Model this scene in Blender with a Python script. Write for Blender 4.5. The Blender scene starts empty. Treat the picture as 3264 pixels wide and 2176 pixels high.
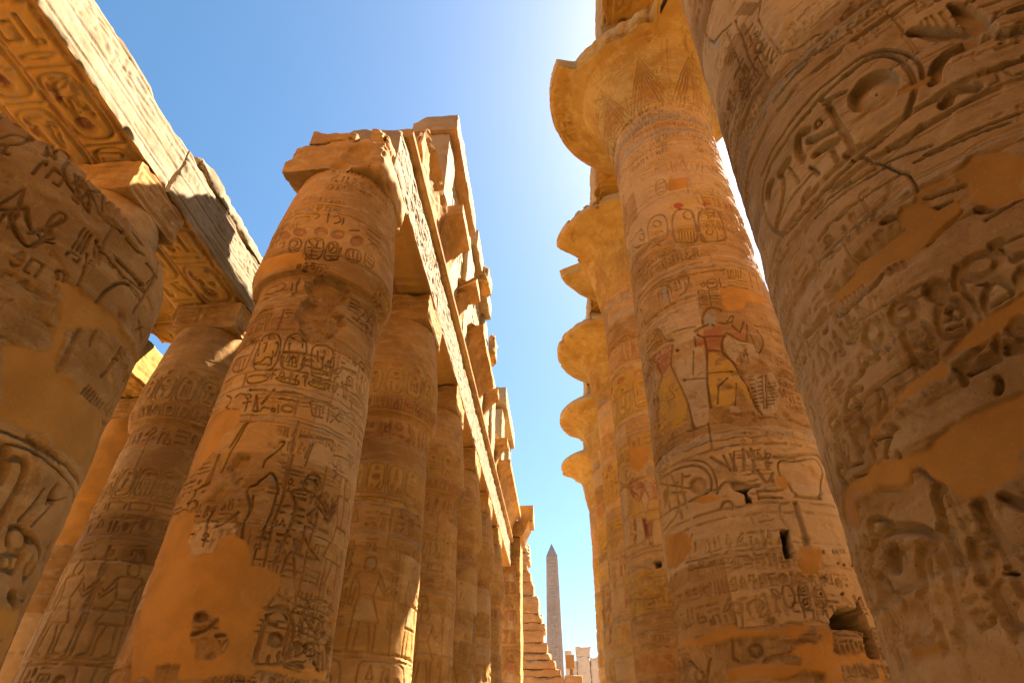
import bpy, math, random
import numpy as np
from mathutils import Vector, Matrix

# ------------------------------------------------------------------ scene, camera, light
SC = bpy.context.scene
COL = SC.collection
cam_d = bpy.data.cameras.new("camera"); cam = bpy.data.objects.new("camera", cam_d); COL.objects.link(cam)
SC.camera = cam
cam_d.sensor_width = 36.0; cam_d.lens = 1860.46 / 3264 * 36.0
cam_d.clip_start = 0.05; cam_d.clip_end = 2000
PITCH, YAW, ROLL = 0.635784, -0.085951, 0.008794
_fw = Vector((math.sin(YAW) * math.cos(PITCH), math.cos(YAW) * math.cos(PITCH), math.sin(PITCH)))
_rt = Vector((math.cos(YAW), -math.sin(YAW), 0)); _up = _rt.cross(_fw)
_r2 = _rt * math.cos(ROLL) + _up * math.sin(ROLL); _u2 = -_rt * math.sin(ROLL) + _up * math.cos(ROLL)
M = Matrix((_r2, _u2, -_fw)).transposed().to_4x4(); M.translation = (0, 0, 1.6)
cam.matrix_world = M

SUN_EL, SUN_AZ = math.radians(54), math.radians(46)      # azimuth clockwise from +Y (down the aisle) towards +X
SUN_DIR = Vector((math.sin(SUN_AZ) * math.cos(SUN_EL), math.cos(SUN_AZ) * math.cos(SUN_EL), math.sin(SUN_EL)))
world = bpy.data.worlds.new("World"); SC.world = world; world.use_nodes = True
wn = world.node_tree.nodes; wn.clear()
sky = wn.new("ShaderNodeTexSky"); sky.sky_type = 'NISHITA'; sky.sun_disc = False
sky.sun_elevation = SUN_EL; sky.sun_rotation = SUN_AZ
sky.altitude = 0; sky.air_density = 1.0; sky.dust_density = 1.1; sky.ozone_density = 1.0
bg = wn.new("ShaderNodeBackground"); bg.inputs[1].default_value = 0.050
wo = wn.new("ShaderNodeOutputWorld")
hs = wn.new("ShaderNodeHueSaturation"); hs.inputs['Hue'].default_value = .49; hs.inputs['Saturation'].default_value = 1.22
world.node_tree.links.new(sky.outputs[0], hs.inputs['Color']); world.node_tree.links.new(hs.outputs[0], bg.inputs[0]); world.node_tree.links.new(bg.outputs[0], wo.inputs[0])
sun_d = bpy.data.lights.new("sun", 'SUN'); sun_d.energy = 5.0; sun_d.angle = math.radians(0.5); sun_d.color = (1.0, 0.93, 0.82)
sun = bpy.data.objects.new("sun", sun_d); COL.objects.link(sun)
sun.rotation_euler = (-SUN_DIR).to_track_quat('-Z', 'Y').to_euler()
SC.view_settings.view_transform = 'Standard'; SC.view_settings.look = 'None'
SC.view_settings.exposure = 2.36; SC.view_settings.gamma = 1.0
SC.cycles.max_bounces = 6; SC.cycles.diffuse_bounces = 1; SC.cycles.denoising_prefilter = 'NONE'

# ------------------------------------------------------------------ numpy noise
def _hash(ix, iy, iz, seed):
    h = (ix.astype(np.uint32) * np.uint32(374761393) + iy.astype(np.uint32) * np.uint32(668265263)
         + iz.astype(np.uint32) * np.uint32(2147483647) + np.uint32(seed * 974711 & 0xffffffff))
    h = (h ^ (h >> np.uint32(13))) * np.uint32(1274126177)
    h = (h ^ (h >> np.uint32(16))) * np.uint32(2246822519)
    return ((h ^ (h >> np.uint32(15))) & np.uint32(0xffffff)).astype(np.float32) / np.float32(0xffffff)

def vnoise(x, y, z, seed=0):
    x, y, z = [np.asarray(a, np.float32) for a in np.broadcast_arrays(x, y, z)]
    fx, fy, fz = np.floor(x), np.floor(y), np.floor(z)
    ix, iy, iz = fx.astype(np.int64) & 0xffff, fy.astype(np.int64) & 0xffff, fz.astype(np.int64) & 0xffff
    x, y, z = x - fx, y - fy, z - fz
    x, y, z = [a * a * (3 - 2 * a) for a in (x, y, z)]
    out = 0
    for dx in (0, 1):
        wx = x if dx else 1 - x
        for dy in (0, 1):
            wy = y if dy else 1 - y
            for dz in (0, 1):
                out = out + _hash(ix + dx, iy + dy, iz + dz, seed) * wx * wy * (z if dz else 1 - z)
    return out

def fbm(x, y, z, seed=0, octv=4, gain=.5):
    t, a, n = 0, 1.0, 0
    for k in range(octv):
        t = t + a * vnoise(x * 2 ** k, y * 2 ** k, z * 2 ** k, seed + k * 17); n += a; a *= gain
    return t / n

def sstep(a, b, x):
    t = np.clip((x - a) / (b - a), 0, 1); return t * t * (3 - 2 * t)

PIG = {'red': (.42, .15, .06), 'redb': (.46, .09, .04), 'redd': (.20, .05, .025), 'yel': (.62, .33, .055), 'och': (.42, .20, .035),
       'wht': (.60, .43, .26), 'blue': (.20, .23, .21), 'grey': (.36, .31, .24), 'org': (.50, .20, .05), 'dark': (.10, .06, .035), 'amb': (.62, .29, .045)}

# ------------------------------------------------------------------ carved surfaces: a canvas of depth, pigment and plaster
def chaikin(P, closed, n=2):
    for _ in range(n):
        if closed:
            Q = np.roll(P, -1, 0); P = np.stack([.75 * P + .25 * Q, .25 * P + .75 * Q], 1).reshape(-1, 2)
        else:
            A, B = P[:-1], P[1:]
            P = np.concatenate([P[:1], np.stack([.75 * A + .25 * B, .25 * A + .75 * B], 1).reshape(-1, 2)[1:-1], P[-1:]]) if len(P) > 2 else P
    return P

class Canvas:
    def __init__(s, u0, u1, v0, v1, nu, nv, seed=0):
        s.u = np.linspace(u0, u1, nu, dtype=np.float32); s.v = np.linspace(v0, v1, nv, dtype=np.float32)
        s.du = (u1 - u0) / (nu - 1); s.dv = (v1 - v0) / (nv - 1); s.px = max(s.du, s.dv); s.seed = seed
        s.dep = np.zeros((nv, nu), np.float32); s.paint = np.zeros((nv, nu, 4), np.float32); s.paint[..., :3] = .4
        s.pl = np.zeros((nv, nu), np.float32); s.add = np.zeros((nv, nu), np.float32); s.vo = np.zeros((nv, nu), np.float32); s.tint = np.zeros((nv, nu), np.float32)
        s.fl = fbm(s.u[None, :] * 7 + 31, s.v[:, None] * 7 + 11, np.float32(seed) + .3, seed, 4)
        s.wob = (fbm(s.u[None, :] * 3.5, s.v[:, None] * 3.5, np.float32(seed) + .7, seed + 5, 3) - .5)
    def box(s, P, m):
        a = P.min(0) - m; b = P.max(0) + m
        i0, i1 = np.searchsorted(s.u, (a[0], b[0])); j0, j1 = np.searchsorted(s.v, (a[1], b[1]))
        return (slice(j0, j1), slice(i0, i1)) if i1 > i0 and j1 > j0 else None
    def dist(s, P, sl, closed):
        X = s.u[sl[1]][None, :]; Y = s.v[sl[0]][:, None]
        Q = np.roll(P, -1, 0) if closed else P[1:]; A = P if closed else P[:-1]
        D = np.full((Y.shape[0], X.shape[1]), 1e9, np.float32)
        for (ax, ay), (bx, by) in zip(A, Q):
            ex, ey = bx - ax, by - ay; L = ex * ex + ey * ey + 1e-9
            t = np.clip(((X - ax) * ex + (Y - ay) * ey) / L, 0, 1)
            D = np.minimum(D, (X - ax - t * ex) ** 2 + (Y - ay - t * ey) ** 2)
        return np.sqrt(D)
    def inside(s, P, sl):
        X = s.u[sl[1]][None, :]; Y = s.v[sl[0]][:, None]; c = np.zeros((Y.shape[0], X.shape[1]), bool)
        for (ax, ay), (bx, by) in zip(P, np.roll(P, -1, 0)):
            if ay != by: c ^= ((ay > Y) != (by > Y)) & (X < (bx - ax) * (Y - ay) / (by - ay) + ax)
        return c
    def stroke(s, P, w, d, closed=False, smooth=False):
        P = np.asarray(P, np.float32)
        if smooth: P = chaikin(P, closed)
        w = max(w, s.px * 1.6); sl = s.box(P, w + s.px)
        if sl is None: return
        D = s.dist(P, sl, closed)
        s.dep[sl] = np.maximum(s.dep[sl], min(2.4 * d, max(.05, .9 * w)) * (1 - sstep(w * .5 - .8 * s.px, w * .5 + .5 * s.px, D)))
    def sunk(s, P, w, d):
        P = chaikin(np.asarray(P, np.float32), True); sl = s.box(P, w)
        if sl is None: return
        D = s.dist(P, sl, True); I = self_in = s.inside(P, sl)
        sd = np.where(I, D, -D); wall = max(w * .5, s.px * 1.1)
        bulge = .35 * sstep(wall, .16, sd)                       # the floor of a sunk sign swells back up
        s.dep[sl] = np.maximum(s.dep[sl], max(-.06, min(1.9 * d, .085)) * sstep(-.8 * s.px, 1.0 * s.px, sd) * (1 - bulge * (d > 0)))
    def poly(s, P, soft, rag=0., smooth=True, margin=.1):
        P = np.asarray(P, np.float32)
        if smooth: P = chaikin(P, True, 1)
        sl = s.box(P, margin + rag)
        if sl is None: return None, None, None
        D = s.dist(P, sl, True); sd = np.where(s.inside(P, sl), D, -D) + s.wob[sl] * rag + (s.fl[sl] - .5) * rag * .9
        return sl, sstep(-soft, soft, sd), sd
    def color(s, P, col, a, smooth=True):
        sl, m, _ = s.poly(P, s.px * .7, .02, smooth)
        if sl is None: return
        m = m * a * (.78 + .22 * sstep(.62, .40, s.wob[sl] + .5)) * (1 - .85 * sstep(.56, .62, s.fl[sl])) ; A = s.paint[sl]
        A[..., :3] = A[..., :3] * (1 - m[..., None]) + np.array(PIG[col], np.float32) * m[..., None]
        k = A[..., 3]; A[..., :3] = np.where((k < .02)[..., None], np.array(PIG[col], np.float32), A[..., :3]); A[..., 3] = np.maximum(k, m)
    def band(s, v0, v1, col, a):
        s.color([(s.u[0] - 1, v0), (s.u[-1] + 1, v0), (s.u[-1] + 1, v1), (s.u[0] - 1, v1)], col, a, False)
    def ring(s, v, w, d):
        w = max(w, s.px * 1.3); D = np.abs(s.v[:, None] - v + s.wob * .05)
        s.dep = np.maximum(s.dep, 1.5 * d * (1 - sstep(w * .28, w * .62, D)) * (.35 + .65 * sstep(.34, .45, s.fl)))
    def traced(s, text, rref):
        rows = []
        for ln in text.strip().split('\n'):
            t, par, pts = ln.split('|')
            P = np.array([[float(q) for q in p.split(',')] for p in pts.split()], np.float32)
            P[:, 0] *= rref / 1000.; P[:, 1] /= 200.
            rows.append((t, par.split(',') if par else [], P))
        for t, par, P in rows:
            if t in 'sc': s.stroke(P, float(par[0]), float(par[1]), False, t == 'c')
            elif t == 'o': s.stroke(P, float(par[0]), float(par[1]), True, True)
            elif t == 'f': s.sunk(P, float(par[0]), float(par[1]))
            elif t == 'k': s.color(P, par[0], float(par[1]))
            elif t == 'e':
                sl, m, sd = s.poly(P, .05, .16)
                if sl is not None:
                    d = float(par[0]); s.add[sl] += m * (d * .75 + (s.fl[sl] - .5) * min(abs(d), .055) * 1.4 + s.wob[sl] * min(abs(d), .055)); s.dep[sl] *= 1 - .75 * m
                    s.paint[sl][..., 3] *= 1 - .8 * m
            elif t == 'v':
                sl, m, sd = s.poly(P, s.px * .8, .015, False)
                if sl is not None: s.vo[sl] = np.maximum(s.vo[sl], m * float(par[0]))
        for t, par, P in rows:
            if t == 'p':
                sl, m, sd = s.poly(P, s.px * 2.2, .11, False)
                if sl is not None: s.pl[sl] = np.maximum(s.pl[sl], m)
        for t, par, P in rows:
            if t == 'q':
                sl, m, sd = s.poly(P, s.px * 2.2, .11, False)
                if sl is not None: s.pl[sl] *= 1 - m
    def depth(s):
        e = np.clip(4 * s.pl * (1 - s.pl), 0, 1)
        rough = (s.fl - .5) * .024 + s.wob * .022
        worn = .7 + .3 * sstep(.36, .52, fbm(s.u[None, :] * 1.3, s.v[:, None] * 1.3, np.float32(s.seed) + .1, s.seed + 9, 3))
        return ((s.dep * worn + s.add + rough) * (1 - s.pl) + s.pl * (.014 + s.wob * .022 + (s.fl - .5) * .012) + e * .006) + s.vo

# ------------------------------------------------------------------ hieroglyph-like signs, drawn in a unit box
G = {
 'reed': [('c', [.35, 0, .4, .5, .3, .85, .5, 1, .68, .8, .6, .5, .52, .42, .42, .42])],
 'water': [('s', [0, .4, .1, .6, .2, .4, .3, .6, .4, .4, .5, .6, .6, .4, .7, .6, .8, .4, .9, .6, 1, .4])],
 'ankh': [('o', [.5, .5, .3, .7, .35, .95, .5, 1, .65, .95, .7, .7]), ('s', [.5, .5, .5, 0]), ('s', [.2, .45, .8, .45])],
 'sun': [('f', [.5, .1, .22, .22, .1, .5, .22, .78, .5, .9, .78, .78, .9, .5, .78, .22])],
 'mouth': [('o', [0, .5, .25, .66, .5, .7, .75, .66, 1, .5, .75, .36, .5, .32, .25, .36])],
 'loaf': [('f', [.15, .2, .85, .2, .8, .6, .5, .8, .2, .6])],
 'bird': [('c', [.05, .1, .3, .45, .5, .65, .55, .9, .7, .95, .85, .85, .8, .65, .85, .4, .6, .25, .4, .2, .05, .1]), ('s', [.55, .25, .5, 0, .7, 0]), ('s', [.68, .25, .66, 0])],
 'vulture': [('c', [.05, .05, .3, .5, .5, .7, .7, .75, .75, 1, .9, .9, .78, .8, .75, .5, .6, .3, .2, .12]), ('s', [.5, .28, .45, 0, .65, 0])],
 'feather': [('c', [.4, 0, .35, .6, .4, .9, .6, 1, .75, .85, .65, .75]), ('s', [.4, 0, .62, .75])],
 'basket': [('f', [.02, .65, .98, .65, .8, .35, .5, .25, .2, .35])],
 'house': [('s', [.1, .2, .1, .8, .9, .8, .9, .2, .6, .2])],
 'bars': [('s', [.2, 0, .2, 1]), ('s', [.5, 0, .5, 1]), ('s', [.8, 0, .8, 1])],
 'arm': [('s', [0, .35, .75, .35, .8, .6, 1, .65]), ('s', [0, .5, .65, .5])],
 'viper': [('c', [0, .35, .3, .4, .5, .55, .7, .45, .85, .5, .95, .75])],
 'crook': [('c', [.5, 0, .5, .75, .4, .95, .25, .9, .25, .75])],
 'was': [('s', [.5, .05, .5, .85, .75, .95, .3, .8]), ('s', [.4, 0, .5, .06, .6, 0])],
 'djed': [('s', [.4, 0, .4, .6]), ('s', [.6, 0, .6, .6]), ('s', [.2, .62, .8, .62]), ('s', [.2, .75, .8, .75]), ('s', [.2, .88, .8, .88]), ('s', [.2, 1, .8, 1])],
 'scarab': [('o', [.5, .1, .25, .25, .2, .55, .35, .8, .5, .85, .65, .8, .8, .55, .75, .25]), ('s', [.2, .5, .02, .75]), ('s', [.8, .5, .98, .75]), ('s', [.5, .1, .5, .8])],
 'seat': [('s', [.1, 0, .1, .9, .25, .9, .25, .45, .9, .45, .9, 0, .1, 0])],
 'eye': [('o', [0, .5, .3, .72, .6, .72, 1, .5, .6, .32, .3, .3]), ('f', [.5, .4, .4, .5, .5, .62, .6, .5])],
 'flag': [('s', [.3, 0, .3, 1, .75, 1, .75, .85, .32, .85])],
 'pool': [('s', [0, .3, 1, .3, 1, .7, 0, .7, 0, .3]), ('s', [.1, .5, .9, .5])],
 'sedge': [('c', [.5, 0, .5, .6, .3, .95]), ('s', [.5, .5, .8, .9]), ('s', [.5, .35, .2, .6])],
 'man': [('c', [.2, 0, .25, .4, .4, .55, .4, .8, .5, .95, .62, .85, .58, .65, .75, .5, .8, 0, .2, 0]), ('s', [.6, .55, .95, .75])],
 'tri': [('s', [.2, 0, .5, 1, .8, 0, .2, 0])],
 'legs': [('s', [.1, 0, .35, .05, .45, .6, .6, .6, .7, .05, .95, 0])],
}
WIDE = {'water', 'mouth', 'basket', 'arm', 'viper', 'eye', 'pool'}
NAMES = sorted(G)

def sign(cv, k, u, v, w, h, d, lw, flip=False):
    for t, q in G[k]:
        P = np.array(q, np.float32).reshape(-1, 2)
        if flip: P[:, 0] = 1 - P[:, 0]
        P = P * (w, h) + (u, v)
        if t == 'f': cv.sunk(P, lw, d * 1.15)
        else: cv.stroke(P, lw, d, t == 'o', t != 's')

def stack(cv, u, v0, v1, w, d, lw, rnd):
    """fill a column of width w from v1 down to v0 with signs"""
    v = v1
    while v - v0 > w * .25:
        if rnd.random() < .42:
            h = min(w * .36, v - v0); sign(cv, rnd.choice(sorted(WIDE)), u + w * .06, v - h, w * .88, h, d, lw)
        else:
            h = min(w * rnd.uniform(.75, 1.05), v - v0); n = rnd.choice((1, 2, 2))
            for i in range(n):
                sign(cv, rnd.choice([q for q in NAMES if q not in WIDE]), u + w * i / n + w * .04, v - h, w / n * .9, h * .95, d, lw, rnd.random() < .5)
        v -= h + w * .08

def textrow(cv, u0, u1, v0, v1, d, lw, rnd, cell=None):
    h = v1 - v0; u = u0
    while u < u1:
        w = (cell or h * rnd.choice((.5, .62, .9)))
        stack(cv, u, v0 + h * .07, v1 - h * .07, w * .9, d, lw, rnd); u += w

def cartouche(cv, u, v0, v1, w, d, lw, rnd, fill=None, base=True):
    h = v1 - v0; b0 = v0 + (h * .07 if base else 0); r = w * .32
    P = [(u, b0 + r), (u, v1 - r), (u + r * .4, v1 - r * .2), (u + w / 2, v1), (u + w - r * .4, v1 - r * .2), (u + w, v1 - r), (u + w, b0 + r), (u + w - r * .4, b0 + r * .15), (u + w / 2, b0), (u + r * .4, b0 + r * .15)]
    if fill: cv.color(P, fill[0], fill[1])
    cv.stroke(P, lw * 1.2, d * .9, True, True)
    if base: cv.stroke([(u, v0), (u + w, v0)], lw * 1.5, d)
    sign(cv, 'sun', u + w * .3, v1 - w * .55, w * .4, w * .38, d, lw)
    stack(cv, u + w * .15, b0 + h * .06, v1 - w * .62, w * .7, d, lw, rnd)

def frieze(cv, u0, u1, v0, v1, d, lw, rnd, w, disc=None, fill=None):
    """cartouches side by side, sun discs above them"""
    n = max(1, int((u1 - u0) / (w * 1.28))); h = v1 - v0
    for i in range(n):
        u = u0 + i * w * 1.28 + w * .1; t = v1
        if disc:
            q = np.array(G['sun'][0][1]).reshape(-1, 2) * (w * .92, w * .55) + (u + w * .04, v1 - w * .56)
            cv.sunk(q, lw, d); cv.color(q, disc[0], disc[1] * rnd.uniform(.3, 1)); t = v1 - w * .62
        cartouche(cv, u, v0, t, w, d, lw, rnd, fill)
        cv.stroke([(u + w * 1.14, v0), (u + w * 1.14, t)], lw * .7, d * .5)

def faint(cv, seed, size, d=.006):
    """worn, half-lost signs in rows all over a surface"""
    rnd = random.Random(seed); v = cv.v[0] + rnd.random() * .2
    while v < cv.v[-1]:
        s = size * rnd.uniform(.7, 1.5)
        if rnd.random() < .8: textrow(cv, cv.u[0] + rnd.random() * .2, cv.u[-1], v, v + s, d, .022, rnd, s * rnd.uniform(.5, .8))
        else:
            for k in range(3): cv.ring(v + k * .07, .025, d * 1.2)
        v += s * 1.12
    cv.dep *= sstep(.40, .58, fbm(cv.u[None, :] * .9, cv.v[:, None] * .9, np.float32(seed) + .2, seed + 1, 4))

def weather(cv, seed, amp):
    """broad scaling and flaking of the surface"""
    n = fbm(cv.u[None, :] * 1.6, cv.v[:, None] * 2.2, np.float32(seed) + .4, seed, 5)
    cv.add += amp * sstep(.50, .58, n) * (.6 + .8 * cv.fl) + (n - .5) * amp * .6

def figure(cv, u, v, h, flip, d, lw, cols=None, hat=0, carry=True):
    """a striding figure in a kilt, seen from the side in the old manner; v is its ground line"""
    def T(q):
        P = np.array(q, np.float32).reshape(-1, 2)
        if flip: P[:, 0] = -P[:, 0]
        return P * h + (u, v)
    head = [-.05, .80, -.065, .86, -.05, .93, 0, .955, .05, .94, .065, .89, .06, .85, .04, .82, .03, .80]
    torso = [-.14, .76, -.10, .79, .10, .79, .14, .76, .10, .66, .07, .55, -.07, .55, -.09, .66]
    kilt = [-.07, .55, .07, .55, .12, .42, .17, .30, -.11, .30, -.09, .44]
    leg1 = [-.10, .30, -.03, .30, -.05, .12, -.06, .02, .0, 0, -.12, 0, -.12, .1]
    leg2 = [.06, .30, .14, .30, .14, .14, .14, .02, .22, 0, .09, 0, .10, .12]
    arm1 = [.12, .77, .15, .72, .20, .62, .30, .72, .33, .70, .21, .56, .11, .68]
    arm2 = [-.14, .76, -.16, .66, -.17, .52, -.17, .46, -.13, .46, -.13, .54, -.10, .68]
    if cols:
        for q, c in ((torso, cols[0]), (arm1, cols[0]), (arm2, cols[0]), (leg1, cols[0]), (leg2, cols[0]), (kilt, cols[1]), (head, cols[2])):
            cv.color(T(q), c, cols[3], False)
    for q in (head, torso, kilt, leg1, leg2, arm1, arm2): cv.stroke(T(q), lw, d, True, q is head)
    if hat: cv.stroke(T([-.05, .93, -.07, 1.02, -.02, 1.12, .03, 1.10, .03, .96]), lw, d, False, True)
    if carry: cv.stroke(T([.30, .95, .31, .70, .33, 0]), lw, d)

# ------------------------------------------------------------------ objects
def tag(o, label=None, cat=None, group=None, kind=None):
    if label: o['label'] = label; o['kind'] = 'thing'
    if cat: o['category'] = cat
    if group: o['group'] = group
    if kind: o['kind'] = kind
    return o

def empty(name, loc, label, cat, group=None):
    o = bpy.data.objects.new(name, None); COL.objects.link(o); o.location = loc; o.empty_display_size = .5
    return tag(o, label, cat, group)

def mesh_obj(name, V, Fq, mat, parent=None, paint=None, plaster=None, smooth=True, tris=None, tint=None):
    me = bpy.data.meshes.new(name); V = np.asarray(V, np.float32); Fq = np.asarray(Fq, np.int32)
    nq = len(Fq); nt = 0 if tris is None else len(tris)
    me.vertices.add(len(V)); me.vertices.foreach_set('co', V.ravel())
    loops = Fq.ravel() if not nt else np.concatenate([Fq.ravel(), np.asarray(tris, np.int32).ravel()])
    me.loops.add(len(loops)); me.loops.foreach_set('vertex_index', loops.astype(np.int32))
    me.polygons.add(nq + nt)
    st = np.concatenate([np.arange(nq) * 4, nq * 4 + np.arange(nt) * 3]).astype(np.int32)
    me.polygons.foreach_set('loop_start', st)
    me.polygons.foreach_set('use_smooth', np.full(nq + nt, smooth, bool))
    me.update(calc_edges=True); me.validate()
    if paint is not None:
        a = me.color_attributes.new('paint', 'FLOAT_COLOR', 'POINT'); a.data.foreach_set('color', np.asarray(paint, np.float32).ravel())
    if tint is not None:
        a = me.attributes.new('tint', 'FLOAT', 'POINT'); a.data.foreach_set('value', np.asarray(tint, np.float32).ravel())
    if plaster is not None:
        a = me.attributes.new('plaster', 'FLOAT', 'POINT'); a.data.foreach_set('value', np.asarray(plaster, np.float32).ravel())
    if paint is None: me.color_attributes.new("paint", "FLOAT_COLOR", "POINT").data.foreach_set("color", np.zeros(len(V) * 4, np.float32))
    me.materials.append(mat)
    o = bpy.data.objects.new(name, me); COL.objects.link(o)
    if parent:
        o.parent = parent; me.transform(Matrix.Translation(-parent.location))
    return o

# ------------------------------------------------------------------ materials
def stone(name, c1, c2, c3, plaster=(.47, .235, .07), scale=1., bump=.35, rough=.9, joints=False, stain=(.20, .10, .04), stain_amt=.5):
    m = bpy.data.materials.new(name); m.use_nodes = True; nt = m.node_tree; N = nt.nodes; L = nt.links; N.clear()
    out = N.new('ShaderNodeOutputMaterial'); bs = N.new('ShaderNodeBsdfPrincipled'); L.new(bs.outputs[0], out.inputs[0])
    geo = N.new('ShaderNodeNewGeometry'); info = N.new('ShaderNodeObjectInfo')
    def math_(op, a, b=None, c=None):
        n = N.new('ShaderNodeMath'); n.operation = op
        for i, q in enumerate((a, b, c)):
            if q is None: continue
            if isinstance(q, (int, float)): n.inputs[i].default_value = q
            else: L.new(q, n.inputs[i])
        return n.outputs[0]
    def noise(sc, det=4, rgh=.55, vec=None, dist=0):
        n = N.new('ShaderNodeTexNoise'); n.inputs['Scale'].default_value = sc * scale; n.inputs['Detail'].default_value = det
        n.inputs['Roughness'].default_value = rgh; n.inputs['Distortion'].default_value = dist
        L.new(vec or geo.outputs['Position'], n.inputs['Vector']); return n.outputs[0]
    def ramp(f, a, b):
        n = N.new('ShaderNodeMapRange'); n.interpolation_type = 'SMOOTHSTEP'; n.inputs[1].default_value = a; n.inputs[2].default_value = b; L.new(f, n.inputs[0]); return n.outputs[0]
    def mix(f, a, b, blend='MIX'):
        n = N.new('ShaderNodeMix'); n.data_type = 'RGBA'; n.blend_type = blend
        if isinstance(f, (int, float)): n.inputs[0].default_value = f
        else: L.new(f, n.inputs[0])
        for i, q in ((6, a), (7, b)):
            if isinstance(q, tuple): n.inputs[i].default_value = (*q, 1)
            else: L.new(q, n.inputs[i])
        return n.outputs[2]
    st = N.new('ShaderNodeMapping'); st.inputs['Scale'].default_value = (1.1, 1.1, 3.2); L.new(geo.outputs['Position'], st.inputs[0])
    big = noise(.55, 5, .6, None, .6); mid = noise(3.2, 5, .65); fine = noise(26, 5, .7); bed = noise(1.6, 5, .65, st.outputs[0], .4)
    col = mix(ramp(big, .36, .64), c1, c2)
    col = mix(math_('MULTIPLY', ramp(bed, .45, .7), .6), col, c3)
    col = mix(math_('MULTIPLY', ramp(mid, .50, .72), .55), col, c2)
    pst = noise(.9, 6, .7, None, 1.2)
    col = mix(math_('MULTIPLY', ramp(pst, .56, .72), stain_amt), col, stain)
    col = mix(math_('MULTIPLY', ramp(fine, .55, .75), .35), col, tuple(min(1, q * 1.25) for q in c3))
    pits = noise(60, 2, .5); col = mix(math_('MULTIPLY', ramp(pits, .62, .72), .45), col, tuple(q * .55 for q in c2))
    ti = N.new('ShaderNodeAttribute'); ti.attribute_name = 'tint'
    vm = N.new('ShaderNodeVectorMath'); vm.operation = 'SCALE'; L.new(col, vm.inputs[0]); L.new(math_('ADD', 1.0, ti.outputs['Fac']), vm.inputs['Scale']); col = vm.outputs[0]; col = mix(math_('MINIMUM', math_('MULTIPLY', math_('MAXIMUM', ti.outputs['Fac'], 0.0), 2.6), 1.0), col, tuple(.55 * a + .45 * g for a, g in zip(c3, (.47, .33, .20))))
    at = N.new('ShaderNodeAttribute'); at.attribute_name = 'paint'
    wear = ramp(noise(9, 6, .75), .76, .55)
    wear = math_('MULTIPLY', wear, math_('ADD', .55, math_('MULTIPLY', fine, .8)))
    pa = math_('MULTIPLY', at.outputs['Alpha'], wear)
    has = N.new('ShaderNodeAttribute'); has.attribute_name = 'plaster'
    col = mix(math_('MINIMUM', pa, 1.0), col, at.outputs['Color'])
    plc = mix(ramp(noise(1.1, 4, .6), .35, .65), plaster, tuple(q * .74 for q in plaster))
    plc = mix(math_('MULTIPLY', ramp(noise(1.7, 7, .75, None, .8), .52, .68), .5), plc, c1)
    plc = mix(math_('MULTIPLY', ramp(noise(45, 3, .6), .58, .72), .3), plc, tuple(min(1, q * 1.35 + .03) for q in plaster))
    plc = mix(math_('MULTIPLY', ramp(noise(5, 5, .7), .58, .74), .35), plc, tuple(q * .72 for q in plaster))
    pf = has.outputs['Fac']
    col = mix(pf, col, plc)
    L.new(col, bs.inputs['Base Color']); bs.inputs['Roughness'].default_value = rough
    bs.inputs['Specular IOR Level'].default_value = .18
    hgt = math_('ADD', math_('MULTIPLY', mid, .6), math_('ADD', math_('MULTIPLY', fine, .34), math_('ADD', math_('MULTIPLY', bed, .35), math_('MULTIPLY', ramp(pits, .60, .75), -.15))))
    keep = math_('SUBTRACT', 1.0, math_('MULTIPLY', pf, .7))
    hgt = math_('MULTIPLY', hgt, keep)
    if joints:
        br = N.new('ShaderNodeTexBrick'); br.offset = .5
        mp = N.new('ShaderNodeMapping'); tc = N.new('ShaderNodeSeparateXYZ'); cb = N.new('ShaderNodeCombineXYZ')
        L.new(geo.outputs['Position'], tc.inputs[0]); L.new(math_('ADD', tc.outputs[0], tc.outputs[1]), cb.inputs[0]); L.new(tc.outputs[2], cb.inputs[1]); L.new(cb.outputs[0], br.inputs['Vector'])
        br.inputs['Scale'].default_value = 1; br.inputs['Mortar Size'].default_value = .018; br.inputs['Mortar Smooth'].default_value = .3
        br.inputs['Brick Width'].default_value = joints[0]; br.inputs['Row Height'].default_value = joints[1]
        hgt = math_('SUBTRACT', hgt, math_('MULTIPLY', br.outputs['Fac'], 1.2))
    bp = N.new('ShaderNodeBump'); bp.inputs['Strength'].default_value = bump; bp.inputs['Distance'].default_value = .05
    L.new(hgt, bp.inputs['Height']); L.new(bp.outputs[0], bs.inputs['Normal'])
    return m
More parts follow.
